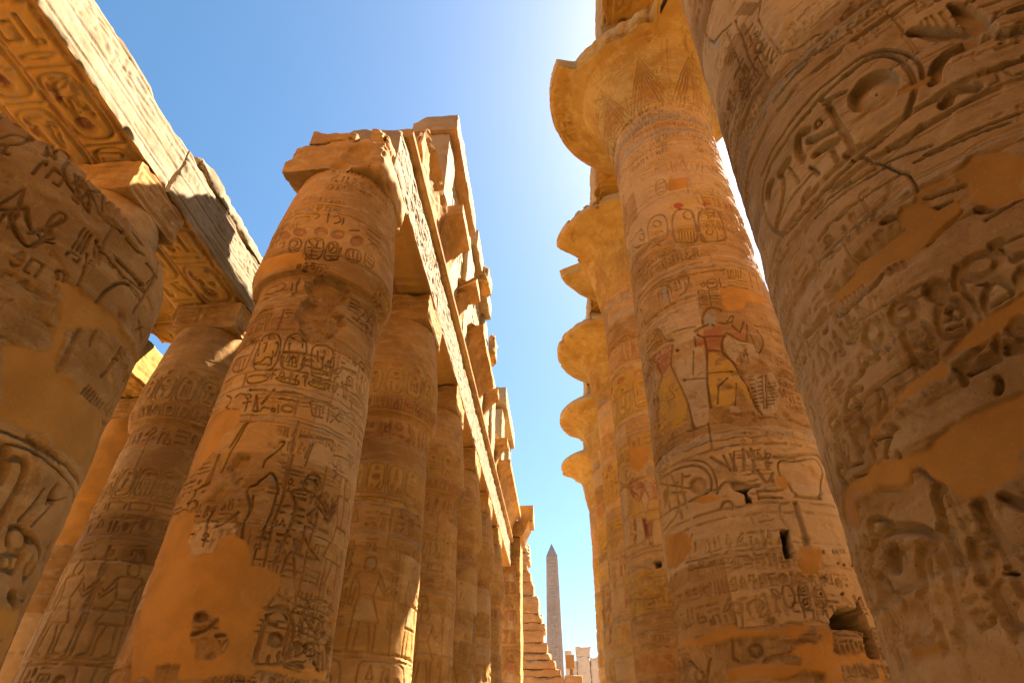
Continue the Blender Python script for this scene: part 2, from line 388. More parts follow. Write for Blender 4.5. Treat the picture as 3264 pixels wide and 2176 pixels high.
TRACED = {
'A': '''
p||-305,1232 -185,1221 -159,1180 -316,1143 -318,1105 -539,1044 -943,1018 -932,1043 -936,1201 -644,1237
e|0.2|186,1799 415,1808 846,1798 868,1751 780,1717 618,1691 749,1665 855,1666 902,1619 713,1537 438,1509 335,1518 206,1577 166,1641 262,1692 430,1687 273,1703 177,1717
o|0.024,0.02|-224,1483 -229,1520 -109,1530 5,1522 81,1487 104,1428 96,1382 -1,1368 -170,1378 -229,1407 -236,1460
f|0.03,0.03|-32,1511 -31,1506 -42,1501 -63,1500 -89,1500 -117,1504 -140,1509 -154,1515 -155,1520 -142,1524 -120,1526 -92,1525 -65,1521 -43,1517
s|0.026,0.024|-249,1494 -189,1434
s|0.026,0.024|-161,1486 -120,1488 -124,1449
c|0.026,0.024|6,1485 29,1490 62,1469 48,1428
c|0.026,0.024|-202,1402 -83,1407 -73,1424 13,1425 38,1393
s|0.026,0.024|-198,1399 10,1393
o|0.024,0.02|142,1446 133,1512 212,1529 325,1530 428,1487 448,1428 451,1383 318,1373 185,1383 135,1416
s|0.05,0.04|168,1447 422,1449
s|0.026,0.024|168,1428 194,1383
s|0.026,0.024|427,1433 429,1387
s|0.026,0.024|247,1393 374,1390
c|0.026,0.024|262,1396 253,1425 298,1435 326,1425 371,1392
s|0.026,0.024|280,1431 306,1398
s|0.026,0.024|196,1486 212,1459
s|0.026,0.024|358,1492 376,1472
s|0.026,0.024|180,1513 241,1508
o|0.024,0.02|522,1440 495,1485 578,1502 682,1509 796,1497 839,1454 845,1390 798,1371 647,1364 566,1374
s|0.026,0.024|580,1474 614,1430
c|0.026,0.024|653,1481 690,1485 678,1448
c|0.026,0.024|766,1493 804,1486 788,1436
s|0.045,0.024|566,1397 691,1405 706,1424 804,1429 819,1396
s|0.025,0.024|594,1385 633,1383 665,1389 706,1387 739,1394 781,1392 820,1394
o|0.024,0.02|-555,1535 -391,1529 -296,1487 -317,1435 -325,1378 -534,1389 -688,1423 -654,1485
f|0.03,0.04|-361,1507 -359,1503 -369,1501 -387,1501 -413,1503 -441,1507 -465,1513 -481,1518 -484,1522 -473,1525 -451,1524 -424,1522 -397,1518 -375,1513
s|0.026,0.024|-665,1459 -361,1447
s|0.026,0.024|-690,1453 -593,1401
s|0.026,0.024|-423,1437 -392,1388
s|0.026,0.024|-500,1394 -363,1386
s|0.026,0.024|-506,1433 -467,1397
s|0.05,0.024|981,1448 1223,1459
s|0.026,0.024|943,1467 990,1467
s|0.026,0.024|1128,1499 1177,1494
s|0.026,0.024|1012,1393 1044,1369
s|0.026,0.024|1079,1420 1102,1377
s|0.026,0.024|1185,1429 1204,1391
s|0.026,0.024|1054,1388 1194,1401
s|0.026,0.024|-281,1364 -265,1319
s|0.026,0.024|95,1365 105,1335
s|0.026,0.024|515,1359 529,1327
s|0.026,0.024|888,1395 889,1334
k|yel,0.88|-268,1355 55,1351 63,1326 -195,1319
o|0.025,0.02|-268,1355 55,1351 63,1326 -195,1319
k|yel,0.88|132,1346 448,1344 449,1322 203,1328
o|0.025,0.02|132,1346 448,1344 449,1322 203,1328
k|yel,0.88|534,1347 831,1355 824,1337 603,1327
o|0.025,0.02|534,1347 831,1355 824,1337 603,1327
k|yel,0.88|-681,1376 -367,1358 -349,1332 -650,1350
k|yel,0.61|-235,1484 16,1494 103,1393 -174,1381
k|yel,0.55|189,1435 405,1437 408,1392 197,1389
k|yel,0.55|588,1416 782,1417 755,1375 583,1375
c|0.026,0.024|-531,1300 -419,1286 -405,1264 -462,1252
s|0.026,0.024|-462,1252 -392,1242 -432,1229
o|0.024,0.02|-87,1272 -86,1269 -93,1266 -107,1265 -125,1265 -143,1267 -158,1271 -168,1275 -169,1279 -161,1281 -146,1282 -128,1282 -110,1280 -95,1276
s|0.026,0.024|-115,1260 -105,1219
s|0.026,0.024|-171,1251 -67,1252
s|0.026,0.024|-3,1217 -20,1274 55,1217 -3,1217
s|0.045,0.035|79,1245 183,1295
s|0.05,0.024|-138,1298 82,1292
s|0.03,0.024|257,1289 320,1294 373,1291 420,1296 474,1292 526,1292
s|0.03,0.024|272,1263 311,1267 366,1262 412,1266 466,1262
s|0.04,0.024|496,1287 494,1220
o|0.024,0.02|262,1225 262,1223 257,1220 248,1219 238,1219 227,1220 218,1222 213,1224 213,1227 218,1229 227,1230 237,1231 248,1230 257,1228
s|0.026,0.024|84,1217 110,1232 181,1229
o|0.04,0.035|468,1234 464,1228 447,1224 421,1221 391,1221 363,1222 342,1226 332,1231 336,1237 352,1241 378,1244 409,1244 437,1242 458,1239
s|0.026,0.024|285,1240 302,1216
c|0.026,0.024|-336,1280 -265,1292 -165,1280
s|0.026,0.024|640,1271 700,1230
s|0.026,0.024|711,1228 829,1231
s|0.026,0.024|728,1263 734,1233
s|0.026,0.024|771,1267 788,1235
s|0.026,0.024|820,1280 818,1246
s|0.026,0.024|895,1275 901,1228
s|0.026,0.024|945,1264 1078,1243
s|0.026,0.024|1053,1271 953,1228
s|0.026,0.024|661,1278 731,1282
c|0.026,0.024|732,1258 748,1273 789,1269
s|0.05,0.02|557,1193 571,982
s|0.03,0.024|-144,1094 -37,1178
s|0.03,0.024|-141,1013 -113,1070 -54,1134 -18,1177
k|yel,0.88|-161,1161 -18,1177 -107,1065 -191,1023
k|yel,0.66|5,1172 56,1172 -2,1091 -48,1087
s|0.05,0.024|612,1148 923,1165 1024,1170
s|0.03,0.024|752,1059 792,1138
s|0.026,0.024|763,1130 731,1085
s|0.026,0.024|1104,1129 1546,1150
s|0.026,0.024|-615,1110 -478,1102
s|0.026,0.024|-664,1090 -488,1082
s|0.026,0.024|-666,1079 -489,1071
s|0.026,0.024|-523,1061 -447,1038
s|0.026,0.024|-887,1082 -770,1048
c|0.026,0.024|414,1117 470,1125 456,1105 376,1074 304,1053 311,1031
k|red,0.39|588,1156 689,1178 783,1171 770,1121 619,1120
e|0.04|-31,1060 121,1068 128,1032 34,1006 120,984 -42,989 -59,1029
c|0.03,0.024|-347,1763 -319,1782 -206,1777 -130,1755 -211,1742
k|red,0.5|-347,1763 -319,1782 -206,1777 -130,1755 -211,1742
s|0.035,0.024|-607,1777 -340,1776
s|0.025,0.024|-311,1738 -107,1737
s|0.026,0.024|-595,1754 -363,1735
s|0.026,0.024|-584,1732 -428,1721
s|0.026,0.024|-49,1767 -32,1731
s|0.026,0.024|21,1766 54,1723
s|0.026,0.024|901,1759 1071,1762
s|0.026,0.024|903,1738 1115,1748
s|0.026,0.024|903,1721 1096,1731
s|0.026,0.024|889,1705 1083,1708
c|0.026,0.024|1174,1716 1256,1752 1212,1758 1315,1734
s|0.026,0.024|1140,1676 1276,1686 1346,1657
s|0.026,0.024|1079,1673 1144,1711
c|0.026,0.024|1448,1703 1525,1745 1553,1779
s|0.026,0.024|1428,1672 1578,1685
s|0.026,0.024|988,1678 1075,1679
s|0.02,0.024|-321,1636 -241,1546
s|0.02,0.024|-33,1538 -36,1635
k|red,0.5|-76,1539 -59,1635 0,1621 29,1537
k|red,0.39|-857,1607 -583,1629 -481,1546
s|0.02,0.024|-236,1630 -221,1583
p||-934,930 -340,901 -290,855 -290,815 -172,781 59,777 94,822 198,832 309,820 399,799 444,753 662,757 740,743 756,692 693,661 632,639 646,552 706,528 1011,530 1572,538 1911,553 1613,512 -329,484 -612,606 -944,827
q||56,633 150,643 229,620 284,628 322,605 437,577 442,548 335,537 213,539 92,587
q||-133,519 80,519 106,482 -85,482
q||656,488 747,510 1025,514 980,495
f|0.03,0.04|196,627 197,621 185,616 162,613 134,613 104,616 80,620 65,626 64,632 77,637 100,639 130,640 159,637 183,633
c|0.05,0.05|104,587 198,594 266,611 292,621
s|0.05,0.05|319,585 390,588
e|0.03|104,577 420,570 422,545 237,540
o|0.04,0.03|789,989 784,1012 820,1038 887,1046 974,1036 996,1006 938,985 846,984
c|0.045,0.035|819,985 682,978 668,966 745,942 754,912 726,852 691,806 667,759
s|0.04,0.032|935,978 1033,968 1158,940 1211,949 1276,978
s|0.04,0.032|896,915 997,951 1202,919 1249,950
c|0.026,0.024|898,913 929,898 1020,892
s|0.035,0.024|900,879 905,855 868,820 845,798 890,758 968,687
s|0.03,0.024|897,883 913,855 1019,829 1164,806
s|0.03,0.024|755,751 780,791 812,809
c|0.03,0.024|904,1026 924,1013 975,1011
c|0.03,0.024|929,995 966,999
c|0.035,0.024|328,992 286,973 227,972 208,954 279,921 307,893 265,863 298,824
s|0.03,0.024|294,943 313,901
s|0.03,0.024|524,960 518,900 484,857 489,829
c|0.03,0.024|303,987 354,998 407,1022 494,994 528,965
o|0.024,0.02|516,832 516,830 511,828 502,826 491,826 480,827 471,828 467,831 467,833 472,835 481,836 492,837 503,836 511,835
s|0.026,0.024|479,825 486,802
s|0.026,0.024|466,801 455,755
k|blue,0.55|398,999 426,1018 498,990 447,979
s|0.035,0.024|593,1083 590,937 558,872 575,759
s|0.03,0.024|1409,1051 1463,979 1446,905
s|0.026,0.024|1137,1093 1187,1096 1197,1072 1161,1054
s|0.026,0.024|1234,1091 1326,1091
s|0.026,0.024|1297,1073 1306,1050
s|0.026,0.024|1137,1081 1188,1081
c|0.045,0.03|-254,1072 -272,1013 -262,981
c|0.04,0.024|-258,985 -402,969 -438,940 -513,933
s|0.03,0.024|-498,932 -375,937 -317,918
e|0.035|-86,981 -40,1039 96,1066 109,1025 49,993 115,962 211,959 134,945 4,949 -40,919 -168,926
s|0.03,0.024|-77,891 -110,867 -88,838
o|0.024,0.02|-53,830 -53,828 -57,826 -66,825 -76,825 -88,827 -97,828 -102,830 -103,833 -98,834 -89,835 -78,835 -67,834 -58,832
s|0.026,0.024|-77,824 -65,801
s|0.026,0.024|-102,819 -32,814
s|0.035,0.024|191,893 87,865 -5,853
e|0.04|93,873 173,882 150,850 65,833 42,853
s|0.026,0.024|-272,838 -236,839
c|0.045,0.03|699,655 817,666 959,647 1019,607 989,556 931,534 718,529
c|0.025,0.02|735,645 827,656 916,642 971,606 953,561
f|0.05,0.05|935,592 933,583 914,576 883,571 846,570 809,572 781,579 766,587 767,595 783,603 813,608 850,609 888,607 919,601
s|0.06,0.05|706,624 690,545
s|0.05,0.04|711,641 739,622 813,622
s|0.05,0.024|1039,661 1250,630
s|0.05,0.04|1201,666 1256,646
o|0.03,0.02|1062,556 1074,572 1136,584 1220,591 1166,572 1112,560
o|0.024,0.02|1303,589 1300,586 1286,583 1264,580 1239,579 1217,580 1200,582 1192,585 1195,588 1206,591 1226,594 1250,595 1274,594 1293,592
f|0.03,0.04|1919,659 1919,645 1821,630 1727,621 1661,618 1613,622 1581,631 1567,644 1567,657 1587,668 1625,676 1681,678 1754,676 1857,670
s|0.04,0.024|1392,627 1577,638
f|0.03,0.04|1101,531 1110,541 1142,546 1192,542 1222,532
f|0.03,0.04|1396,532 1397,544 1469,547 1501,534
s|0.026,0.024|1438,586 1448,551
s|0.026,0.024|1267,576 1264,555
s|0.026,0.024|1563,602 1744,602
s|0.026,0.024|1649,580 1622,536
s|0.026,0.024|1214,563 1346,568
s|0.045,0.024|786,692 886,683
s|0.04,0.024|1003,700 1132,692
s|0.02,0.024|1217,778 1213,738
e|0.015|800,735 987,744 972,687 785,701
f|0.03,0.02|312,2019 309,2007 287,1996 249,1989 203,1986 156,1990 119,1999 98,2010 100,2022 123,2032 163,2038 211,2040 258,2037 294,2029
f|0.03,0.02|3,2007 3,1995 -18,1986 -56,1982 -106,1985 -159,1993 -205,2006 -232,2020 -235,2032 -210,2040 -164,2041 -111,2038 -59,2030 -19,2019
f|0.03,0.02|549,2027 546,2015 522,2002 484,1992 438,1987 394,1987 360,1994 342,2004 344,2016 367,2028 405,2037 452,2042 497,2042 532,2037
f|0.03,0.02|-246,2001 -242,1989 -262,1983 -303,1982 -359,1989 -426,2002 -488,2021 -533,2039 -541,2051 -508,2055 -448,2050 -380,2041 -319,2028 -272,2014
f|0.03,0.02|846,2036 842,2022 817,2006 778,1992 732,1984 689,1982 657,1988 640,1999 642,2013 664,2028 701,2040 747,2048 792,2051 828,2047
f|0.03,0.02|1072,2044 1069,2031 1048,2015 1015,2002 977,1993 941,1991 914,1996 900,2006 901,2019 919,2033 949,2046 987,2054 1026,2057 1057,2054
k|red,0.83|306,2018 304,2007 283,1997 247,1990 203,1988 159,1992 124,1999 105,2010 106,2021 128,2030 166,2036 211,2038 255,2035 289,2028
k|red,0.83|-3,2007 -3,1996 -23,1988 -59,1984 -106,1987 -156,1994 -199,2006 -224,2019 -226,2031 -203,2038 -161,2039 -110,2036 -62,2029 -24,2018
k|red,0.83|543,2026 540,2014 518,2003 482,1993 439,1988 397,1989 364,1995 347,2005 350,2016 371,2027 407,2036 451,2040 494,2040 527,2035
k|red,0.83|-254,2001 -251,1991 -269,1984 -307,1984 -360,1990 -421,2003 -479,2020 -518,2036 -526,2048 -496,2051 -442,2048 -380,2039 -322,2027 -278,2014
k|red,0.83|839,2035 836,2021 812,2006 776,1993 733,1986 692,1984 661,1989 646,2000 648,2013 668,2027 703,2039 746,2046 789,2049 823,2045
o|0.024,0.02|37,1965 263,1978 311,1924 309,1860 120,1860 50,1916
o|0.024,0.02|344,1959 481,1973 528,1914 542,1877 386,1858 342,1879
o|0.024,0.02|593,1955 844,1974 854,1912 659,1878
o|0.024,0.02|-231,1974 -30,1970 2,1893 -130,1882
o|0.024,0.02|906,1995 1068,1998 1079,1920 904,1906
s|0.04,0.03|98,1916 259,1917
c|0.026,0.024|84,1956 124,1932 183,1930
s|0.026,0.024|200,1958 208,1922
s|0.026,0.024|111,1900 246,1896
s|0.026,0.024|148,1878 251,1878
s|0.026,0.024|164,1905 183,1867
s|0.026,0.024|81,1948 142,1945
s|0.026,0.024|158,1961 237,1960
c|0.04,0.024|395,1955 459,1946 402,1916
s|0.035,0.024|386,1883 512,1892
s|0.026,0.024|468,1963 492,1909
s|0.026,0.024|373,1945 384,1914
s|0.026,0.024|431,1873 522,1878
c|0.026,0.024|407,1908 465,1906 485,1921 551,1909 537,1947
s|0.026,0.024|635,1953 679,1912
s|0.026,0.024|717,1958 727,1920
s|0.026,0.024|785,1954 794,1916
s|0.026,0.024|665,1902 829,1915
s|0.026,0.024|671,1891 814,1900
c|0.026,0.024|-166,1957 -105,1961 -58,1934 -120,1913
s|0.026,0.024|-125,1898 -34,1910
c|0.026,0.024|-393,1964 -297,1968 -294,1928
s|0.026,0.024|948,1963 1031,1957
s|0.026,0.024|921,1941 1043,1936
s|0.026,0.024|963,1982 1032,1981
c|0.03,0.024|-24,2123 61,2126 125,2103 53,2088
s|0.02,0.024|-352,2146 -72,2125
s|0.02,0.024|-309,2117 -51,2105
c|0.03,0.024|328,2113 404,2125 449,2088 357,2070
f|0.03,0.035|464,2063 493,2103 467,2128 463,2099
s|0.035,0.024|870,2115 1138,2116
s|0.035,0.024|857,2085 1149,2084
s|0.03,0.024|920,2064 1131,2054
s|0.026,0.024|596,2055 739,2079
s|0.026,0.024|234,2125 254,2071
p||-895,1946 -319,1891 57,1896 92,1842 -219,1837 -573,1840 -828,1856
e|0.02|-164,2228 311,2228 680,2199 755,2313 367,2316 37,2301
k|blue,0.66|-199,2172 -27,2171 -2,2146 -166,2145
k|blue,0.66|222,2168 392,2176 404,2158 240,2145
k|red,0.33|-306,2294 -75,2263 -70,2212 -256,2237
e|0.05|749,2399 1252,2486 1488,2516 1474,2473 980,2386
''',
'R1': '''
o|0.05,0.022|-369,2431 -282,2453 -123,2438 -80,2402 -94,2257 -158,2222 -412,2242 -452,2272 -429,2390
k|yel,0.77|-334,2426 -148,2427 -128,2274 -183,2239 -401,2264 -401,2369
o|0.05,0.022|-18,2399 58,2431 306,2449 360,2411 361,2273 301,2237 -24,2215 -78,2240
k|yel,0.66|19,2398 249,2428 307,2269 -15,2230
k|yel,0.55|-434,2493 -143,2535 29,2536 608,2576 640,2503 -436,2450
k|redb,1|-188,2465 -201,2455 -227,2450 -261,2449 -297,2453 -326,2462 -344,2472 -347,2483 -334,2492 -308,2497 -273,2497 -237,2493 -208,2485 -190,2475
k|redb,0.77|229,2478 214,2468 184,2459 148,2453 111,2452 82,2457 64,2464 63,2474 77,2484 104,2492 140,2497 178,2498 209,2495 228,2488
k|redb,0.39|684,2511 659,2497 616,2482 570,2470 527,2463 495,2463 478,2467 479,2477 497,2488 531,2500 575,2512 623,2520 663,2523 686,2521
o|0.024,0.02|-91,2398 -105,2387 -129,2380 -160,2377 -191,2379 -216,2387 -230,2398 -231,2409 -218,2420 -194,2427 -163,2429 -131,2427 -106,2420 -91,2410
o|0.024,0.02|256,2418 240,2408 211,2400 174,2394 138,2393 109,2397 91,2404 89,2413 103,2422 130,2430 166,2435 204,2436 236,2434 254,2427
o|0.024,0.02|146,2284 135,2276 115,2269 91,2265 67,2265 48,2269 37,2276 37,2284 48,2292 67,2299 91,2302 116,2303 136,2299 147,2293
s|0.02,0.024|-356,2313 -375,2260
s|0.02,0.024|-313,2308 -333,2255
s|0.02,0.024|-271,2303 -291,2250
s|0.02,0.024|-229,2299 -250,2245
s|0.02,0.024|-187,2295 -208,2241
s|0.02,0.024|-144,2291 -166,2238
s|0.02,0.024|-369,2323 -110,2305
c|0.026,0.024|16,2365 79,2348 199,2359
s|0.026,0.024|-42,2270 -15,2230
s|0.02,0.024|221,2335 188,2239
s|0.02,0.024|27,2324 197,2330
o|0.024,0.02|-598,2404 -608,2397 -629,2393 -656,2395 -684,2401 -708,2411 -722,2422 -725,2432 -714,2439 -692,2442 -664,2440 -636,2433 -613,2424 -599,2414
o|0.024,0.02|-932,2392 -942,2385 -960,2381 -983,2383 -1007,2390 -1026,2399 -1037,2411 -1038,2421 -1027,2428 -1007,2431 -983,2429 -960,2423 -942,2413 -932,2402
s|0.04,0.024|-900,2326 -771,2335
k|och,0.88|-816,2387 -579,2367 -594,2337 -806,2360
k|yel,0.55|-806,2452 -541,2443 -561,2363 -869,2335
o|0.03,0.02|-869,2335 -828,2458 -697,2477 -514,2455 -490,2383 -562,2283
c|0.026,0.024|-840,2295 -721,2299 -670,2273
s|0.026,0.024|-1119,2377 -892,2341
o|0.025,0.02|-1310,2425 -1129,2473 -966,2461 -908,2411 -982,2332
p||-332,2694 -44,2675 -48,2601 -384,2591
s|0.02,0.024|-25,2675 -68,2566
o|0.025,0.02|-555,2717 -370,2700 -403,2594 -588,2603
s|0.026,0.024|-527,2682 -404,2673
s|0.026,0.024|-540,2657 -417,2647
s|0.026,0.024|-533,2628 -413,2614
o|0.02,0.014|-171,2810 -92,2804 -119,2737 -186,2743
o|0.02,0.014|-73,2803 7,2799 -22,2731 -90,2735
o|0.02,0.014|27,2799 110,2798 78,2730 8,2731
o|0.02,0.014|131,2799 220,2802 183,2732 109,2730
o|0.02,0.014|243,2804 339,2812 297,2739 216,2734
o|0.02,0.014|-510,2808 -445,2805 -421,2767 -505,2774
o|0.02,0.014|-366,2793 -303,2793 -286,2745 -367,2748
o|0.02,0.014|-225,2785 -162,2788 -153,2730 -233,2729
k|och,0.88|-1194,2222 -1040,2189 -1084,2170 -1245,2212
k|och,0.77|-722,2214 -570,2191 -603,2167 -729,2200
k|wht,0.56|-509,2234 -319,2214 -333,2189 -500,2217
k|wht,0.56|-190,2198 -86,2198 -102,2173 -200,2179
k|grey,0.77|-832,2052 -709,2041 -710,1930 -798,1954
k|wht,0.48|-522,2036 -369,2029 -425,1960 -530,1954
s|0.026,0.024|-522,2036 -366,2035
c|0.026,0.024|-366,2035 -421,1966 -550,1950
s|0.02,0.024|-832,2052 -709,2041 -710,1930
k|och,0.88|-709,2041 -648,2043 -665,2011 -701,2018
o|0.02,0.02|-144,1994 5,1999 -13,1948 -156,1947
s|0.026,0.024|-105,1978 -43,1976
c|0.02,0.024|-237,1974 -179,1990 -179,1962 -229,1959
s|0.026,0.024|35,1995 30,1940 83,1947
s|0.03,0.03|-245,2044 157,2048
s|0.03,0.03|-681,2057 -264,2039
s|0.02,0.024|189,2046 175,2003 211,2004 235,2047
s|0.02,0.024|267,2049 251,2006 289,2008 316,2052
s|0.02,0.024|351,2055 332,2011 372,2014 404,2059
s|0.022,0.024|152,1996 471,1999
s|0.022,0.024|138,1976 449,1978
s|0.022,0.024|123,1957 429,1957
k|yel,0.61|213,2054 543,2068 429,1957 156,1955
s|0.026,0.024|561,2063 531,1975
s|0.026,0.024|717,2065 686,1983
s|0.026,0.024|627,2058 717,2065
s|0.02,0.024|-263,1928 -170,1925
s|0.02,0.024|-272,1913 -180,1909
s|0.02,0.024|-281,1898 -189,1894
s|0.02,0.024|-289,1883 -198,1879
s|0.02,0.024|-298,1868 -207,1864
s|0.02,0.024|-115,1938 -20,1938
s|0.02,0.024|-125,1921 -31,1921
s|0.02,0.024|-136,1905 -42,1904
s|0.02,0.024|-146,1888 -53,1887
s|0.02,0.024|-156,1871 -64,1870
s|0.02,0.024|-286,1944 -307,1853
s|0.02,0.024|-141,1946 -170,1849
p||-7,1944 401,1948 672,1953 977,1954 598,1896 335,1876 257,1827 -26,1811 -27,1856
k|wht,0.64|-743,1722 -476,1677 -366,1640 -455,1434 -508,1320 -690,1328 -711,1441 -802,1616
k|wht,0.68|-109,1698 56,1663 144,1651 279,1649 234,1561 -28,1547 -71,1572 -150,1624
k|wht,0.56|56,1516 470,1527 309,1360 103,1333 70,1381
k|wht,0.44|-1057,1893 -717,1918 -464,1950 -281,1929 -272,1857 -356,1769 -504,1687 -740,1728 -870,1805
k|wht,0.56|-341,1380 -171,1381 -125,1347 -310,1362
k|wht,0.56|-1234,1702 -1044,1601 -1178,1539 -1402,1580
e|0.02|-1253,2036 -1000,2029 -852,2004 -872,1926 -1018,1906 -1246,1936
k|red,0.99|-438,1744 -319,1749 -35,1738 -14,1721 -106,1692 -160,1656 -176,1619 -341,1628 -349,1670 -361,1703 -418,1719
k|red,0.94|-463,1715 -392,1707 -361,1662 -481,1668
k|red,0.83|-70,1710 -21,1735 37,1747 104,1704 186,1755 225,1750 144,1660 59,1666 -5,1689
k|grey,0.88|-325,1766 -291,1810 -216,1838 -150,1837 -114,1815 -153,1780 -199,1746 -247,1759
k|yel,1|-349,1629 -178,1616 -79,1560 -21,1494 40,1409 33,1389 -22,1393 -123,1462 -185,1382 -450,1392 -433,1461 -398,1545
c|0.05,0.05|-321,1772 -302,1811 -212,1844 -138,1844 -71,1830 -52,1823
c|0.05,0.05|-439,1741 -383,1752 -263,1760
c|0.03,0.024|-199,1746 -216,1757
s|0.04,0.035|-425,1723 -348,1699 -351,1638 -431,1489 -452,1390
s|0.035,0.03|-106,1692 -160,1656 -171,1616 -79,1560 -8,1471 37,1376 79,1339
s|0.035,0.035|-74,1704 -7,1686 56,1663 148,1659 229,1750
s|0.035,0.035|24,1740 93,1701 200,1762
s|0.03,0.024|-134,1759 -44,1749 46,1760
s|0.025,0.024|-39,1755 51,1790 82,1787 25,1754
s|0.02,0.024|-366,1399 -316,1468 -193,1500
s|0.02,0.024|-185,1382 -113,1468
s|0.018,0.024|-383,1531 -59,1524
c|0.03,0.024|-463,1715 -471,1670
s|0.02,0.024|-336,1637 -172,1625
s|0.02,0.024|-377,1705 -87,1685
k|och,0.77|-1132,1831 -1055,1850 -963,1838 -903,1791 -885,1760 -1038,1743 -1187,1760
k|red,0.94|-1328,1748 -1169,1736 -755,1737 -765,1719 -834,1672 -857,1631 -1025,1610 -1091,1661 -1196,1701
k|yel,1|-850,1624 -789,1534 -705,1452 -773,1366 -850,1359 -1300,1372 -1241,1460 -1130,1561 -1017,1602
c|0.04,0.04|-1152,1828 -1053,1853 -950,1836 -895,1783 -874,1758 -752,1743
s|0.03,0.024|-1374,1758 -1076,1684 -1025,1610
s|0.035,0.03|-785,1722 -857,1631 -771,1531 -707,1418 -690,1328
s|0.035,0.03|-1025,1610 -1147,1558 -1241,1460 -1323,1370
s|0.02,0.024|-1036,1490 -876,1488 -937,1533
s|0.018,0.024|-1000,1508 -990,1447
e|0.03|-821,1411 -719,1397 -756,1363 -706,1330 -839,1347 -787,1373
e|0.03|-1092,1406 -987,1396 -1066,1330 -1329,1321 -1214,1364
s|0.03,0.024|-1229,1708 -1409,1678
s|0.02,0.024|-256,1941 -172,1938
s|0.02,0.024|-267,1923 -183,1920
s|0.02,0.024|-277,1905 -194,1902
s|0.02,0.024|-287,1888 -204,1885
s|0.02,0.024|-297,1870 -215,1867
s|0.02,0.024|42,1644 137,1641
s|0.026,0.024|22,1594 30,1564
s|0.026,0.024|68,1594 61,1564
s|0.026,0.024|108,1594 92,1564
s|0.026,0.024|15,1607 121,1600
s|0.026,0.024|103,1619 100,1594
s|0.04,0.04|361,1757 417,1755 871,1780
c|0.03,0.024|375,1731 403,1682 329,1626 262,1610
s|0.02,0.024|214,1736 244,1610
k|yel,0.5|526,1719 752,1734 669,1645 491,1651
s|0.02,0.024|57,1499 105,1502
s|0.02,0.024|54,1483 102,1486
s|0.02,0.024|51,1467 98,1470
s|0.02,0.024|48,1451 95,1454
s|0.02,0.024|44,1435 91,1438
s|0.02,0.024|41,1420 88,1422
s|0.02,0.024|38,1404 84,1407
s|0.02,0.024|35,1389 81,1392
s|0.02,0.024|32,1374 77,1376
s|0.02,0.024|272,1474 365,1482
s|0.02,0.024|258,1459 349,1466
s|0.02,0.024|244,1444 333,1450
s|0.02,0.024|230,1429 318,1435
s|0.02,0.024|217,1414 303,1420
s|0.02,0.024|204,1399 289,1405
s|0.02,0.024|191,1385 275,1390
s|0.015,0.024|220,1507 130,1365
s|0.015,0.024|271,1509 160,1366
s|0.018,0.024|153,1494 196,1498
s|0.018,0.024|145,1476 187,1480
s|0.018,0.024|137,1459 179,1463
s|0.018,0.024|129,1442 170,1446
s|0.018,0.024|121,1425 162,1429
s|0.018,0.024|114,1409 154,1412
s|0.018,0.024|106,1392 146,1395
e|0.05|-57,1547 39,1555 210,1590 355,1542 165,1517 -44,1523
e|0.06|-452,1390 -351,1387 -310,1362 -129,1342 -77,1356 20,1336 103,1333 304,1354 557,1354 374,1326 -322,1320 -473,1330
e|0.03|-142,1446 -92,1456 -96,1389 -154,1386
s|0.02,0.02|-513,1656 -575,1546
s|0.02,0.02|-744,1545 -440,1513
s|0.025,0.02|-750,1783 -427,1763
s|0.03,0.03|-516,1331 -532,1229
f|0.03,0.06|-672,1535 -676,1532 -684,1531 -694,1531 -704,1532 -713,1535 -719,1538 -720,1542 -715,1544 -707,1546 -697,1546 -687,1544 -678,1541 -673,1538
f|0.03,0.05|-700,1682 -704,1680 -713,1678 -725,1679 -737,1681 -747,1684 -753,1687 -754,1691 -750,1694 -741,1695 -729,1694 -717,1692 -707,1689 -701,1686
k|red,0.99|-176,1274 -96,1273 -102,1264 -181,1265
k|blue,0.77|-808,1274 -343,1265 -347,1259 -812,1267
k|blue,0.66|-519,1228 -136,1235 -140,1230 -522,1223
k|red,0.55|-355,1266 -359,1263 -366,1262 -375,1261 -384,1262 -392,1264 -397,1266 -397,1269 -393,1271 -386,1273 -377,1273 -368,1273 -360,1271 -355,1268
s|0.06,0.06|68,1173 219,1172 354,1187 523,1199
c|0.06,0.06|526,1201 669,1212 687,1182
o|0.024,0.02|36,1178 30,1174 21,1171 10,1169 0,1169 -8,1171 -12,1174 -11,1178 -6,1182 4,1186 14,1187 25,1187 33,1185 37,1182
s|0.026,0.024|3,1166 -16,1150
s|0.026,0.024|-38,1155 25,1152
s|0.05,0.04|-563,1202 -425,1155
s|0.04,0.024|-427,1196 -394,1141
s|0.04,0.024|-359,1196 -332,1138
s|0.05,0.024|-220,1208 -257,1134
s|0.05,0.04|-142,1208 -120,1166
s|0.04,0.024|-158,1167 -79,1170
s|0.03,0.024|-315,1203 -357,1139
o|0.04,0.025|-1549,1214 -1098,1208 -807,1198 -675,1175 -607,1137 -615,1098 -682,1081 -885,1075 -1091,1071 -1730,1091 -1730,1165
o|0.03,0.02|-1727,1253 -1083,1229 -742,1213 -590,1178 -556,1117 -579,1068
f|0.06,0.06|-674,1109 -691,1096 -725,1088 -768,1086 -814,1091 -853,1101 -877,1115 -880,1130 -860,1142 -823,1149 -776,1151 -731,1146 -695,1136 -675,1123
s|0.05,0.05|-944,1178 -995,1129 -955,1056
s|0.05,0.04|-1209,1164 -1200,1135 -955,1111
s|0.06,0.05|-1494,1169 -1627,1146 -1546,1102
s|0.06,0.05|-1318,1150 -1349,1101
s|0.06,0.05|-1200,1154 -1231,1082
s|0.06,0.05|-1073,1095 -1046,1030
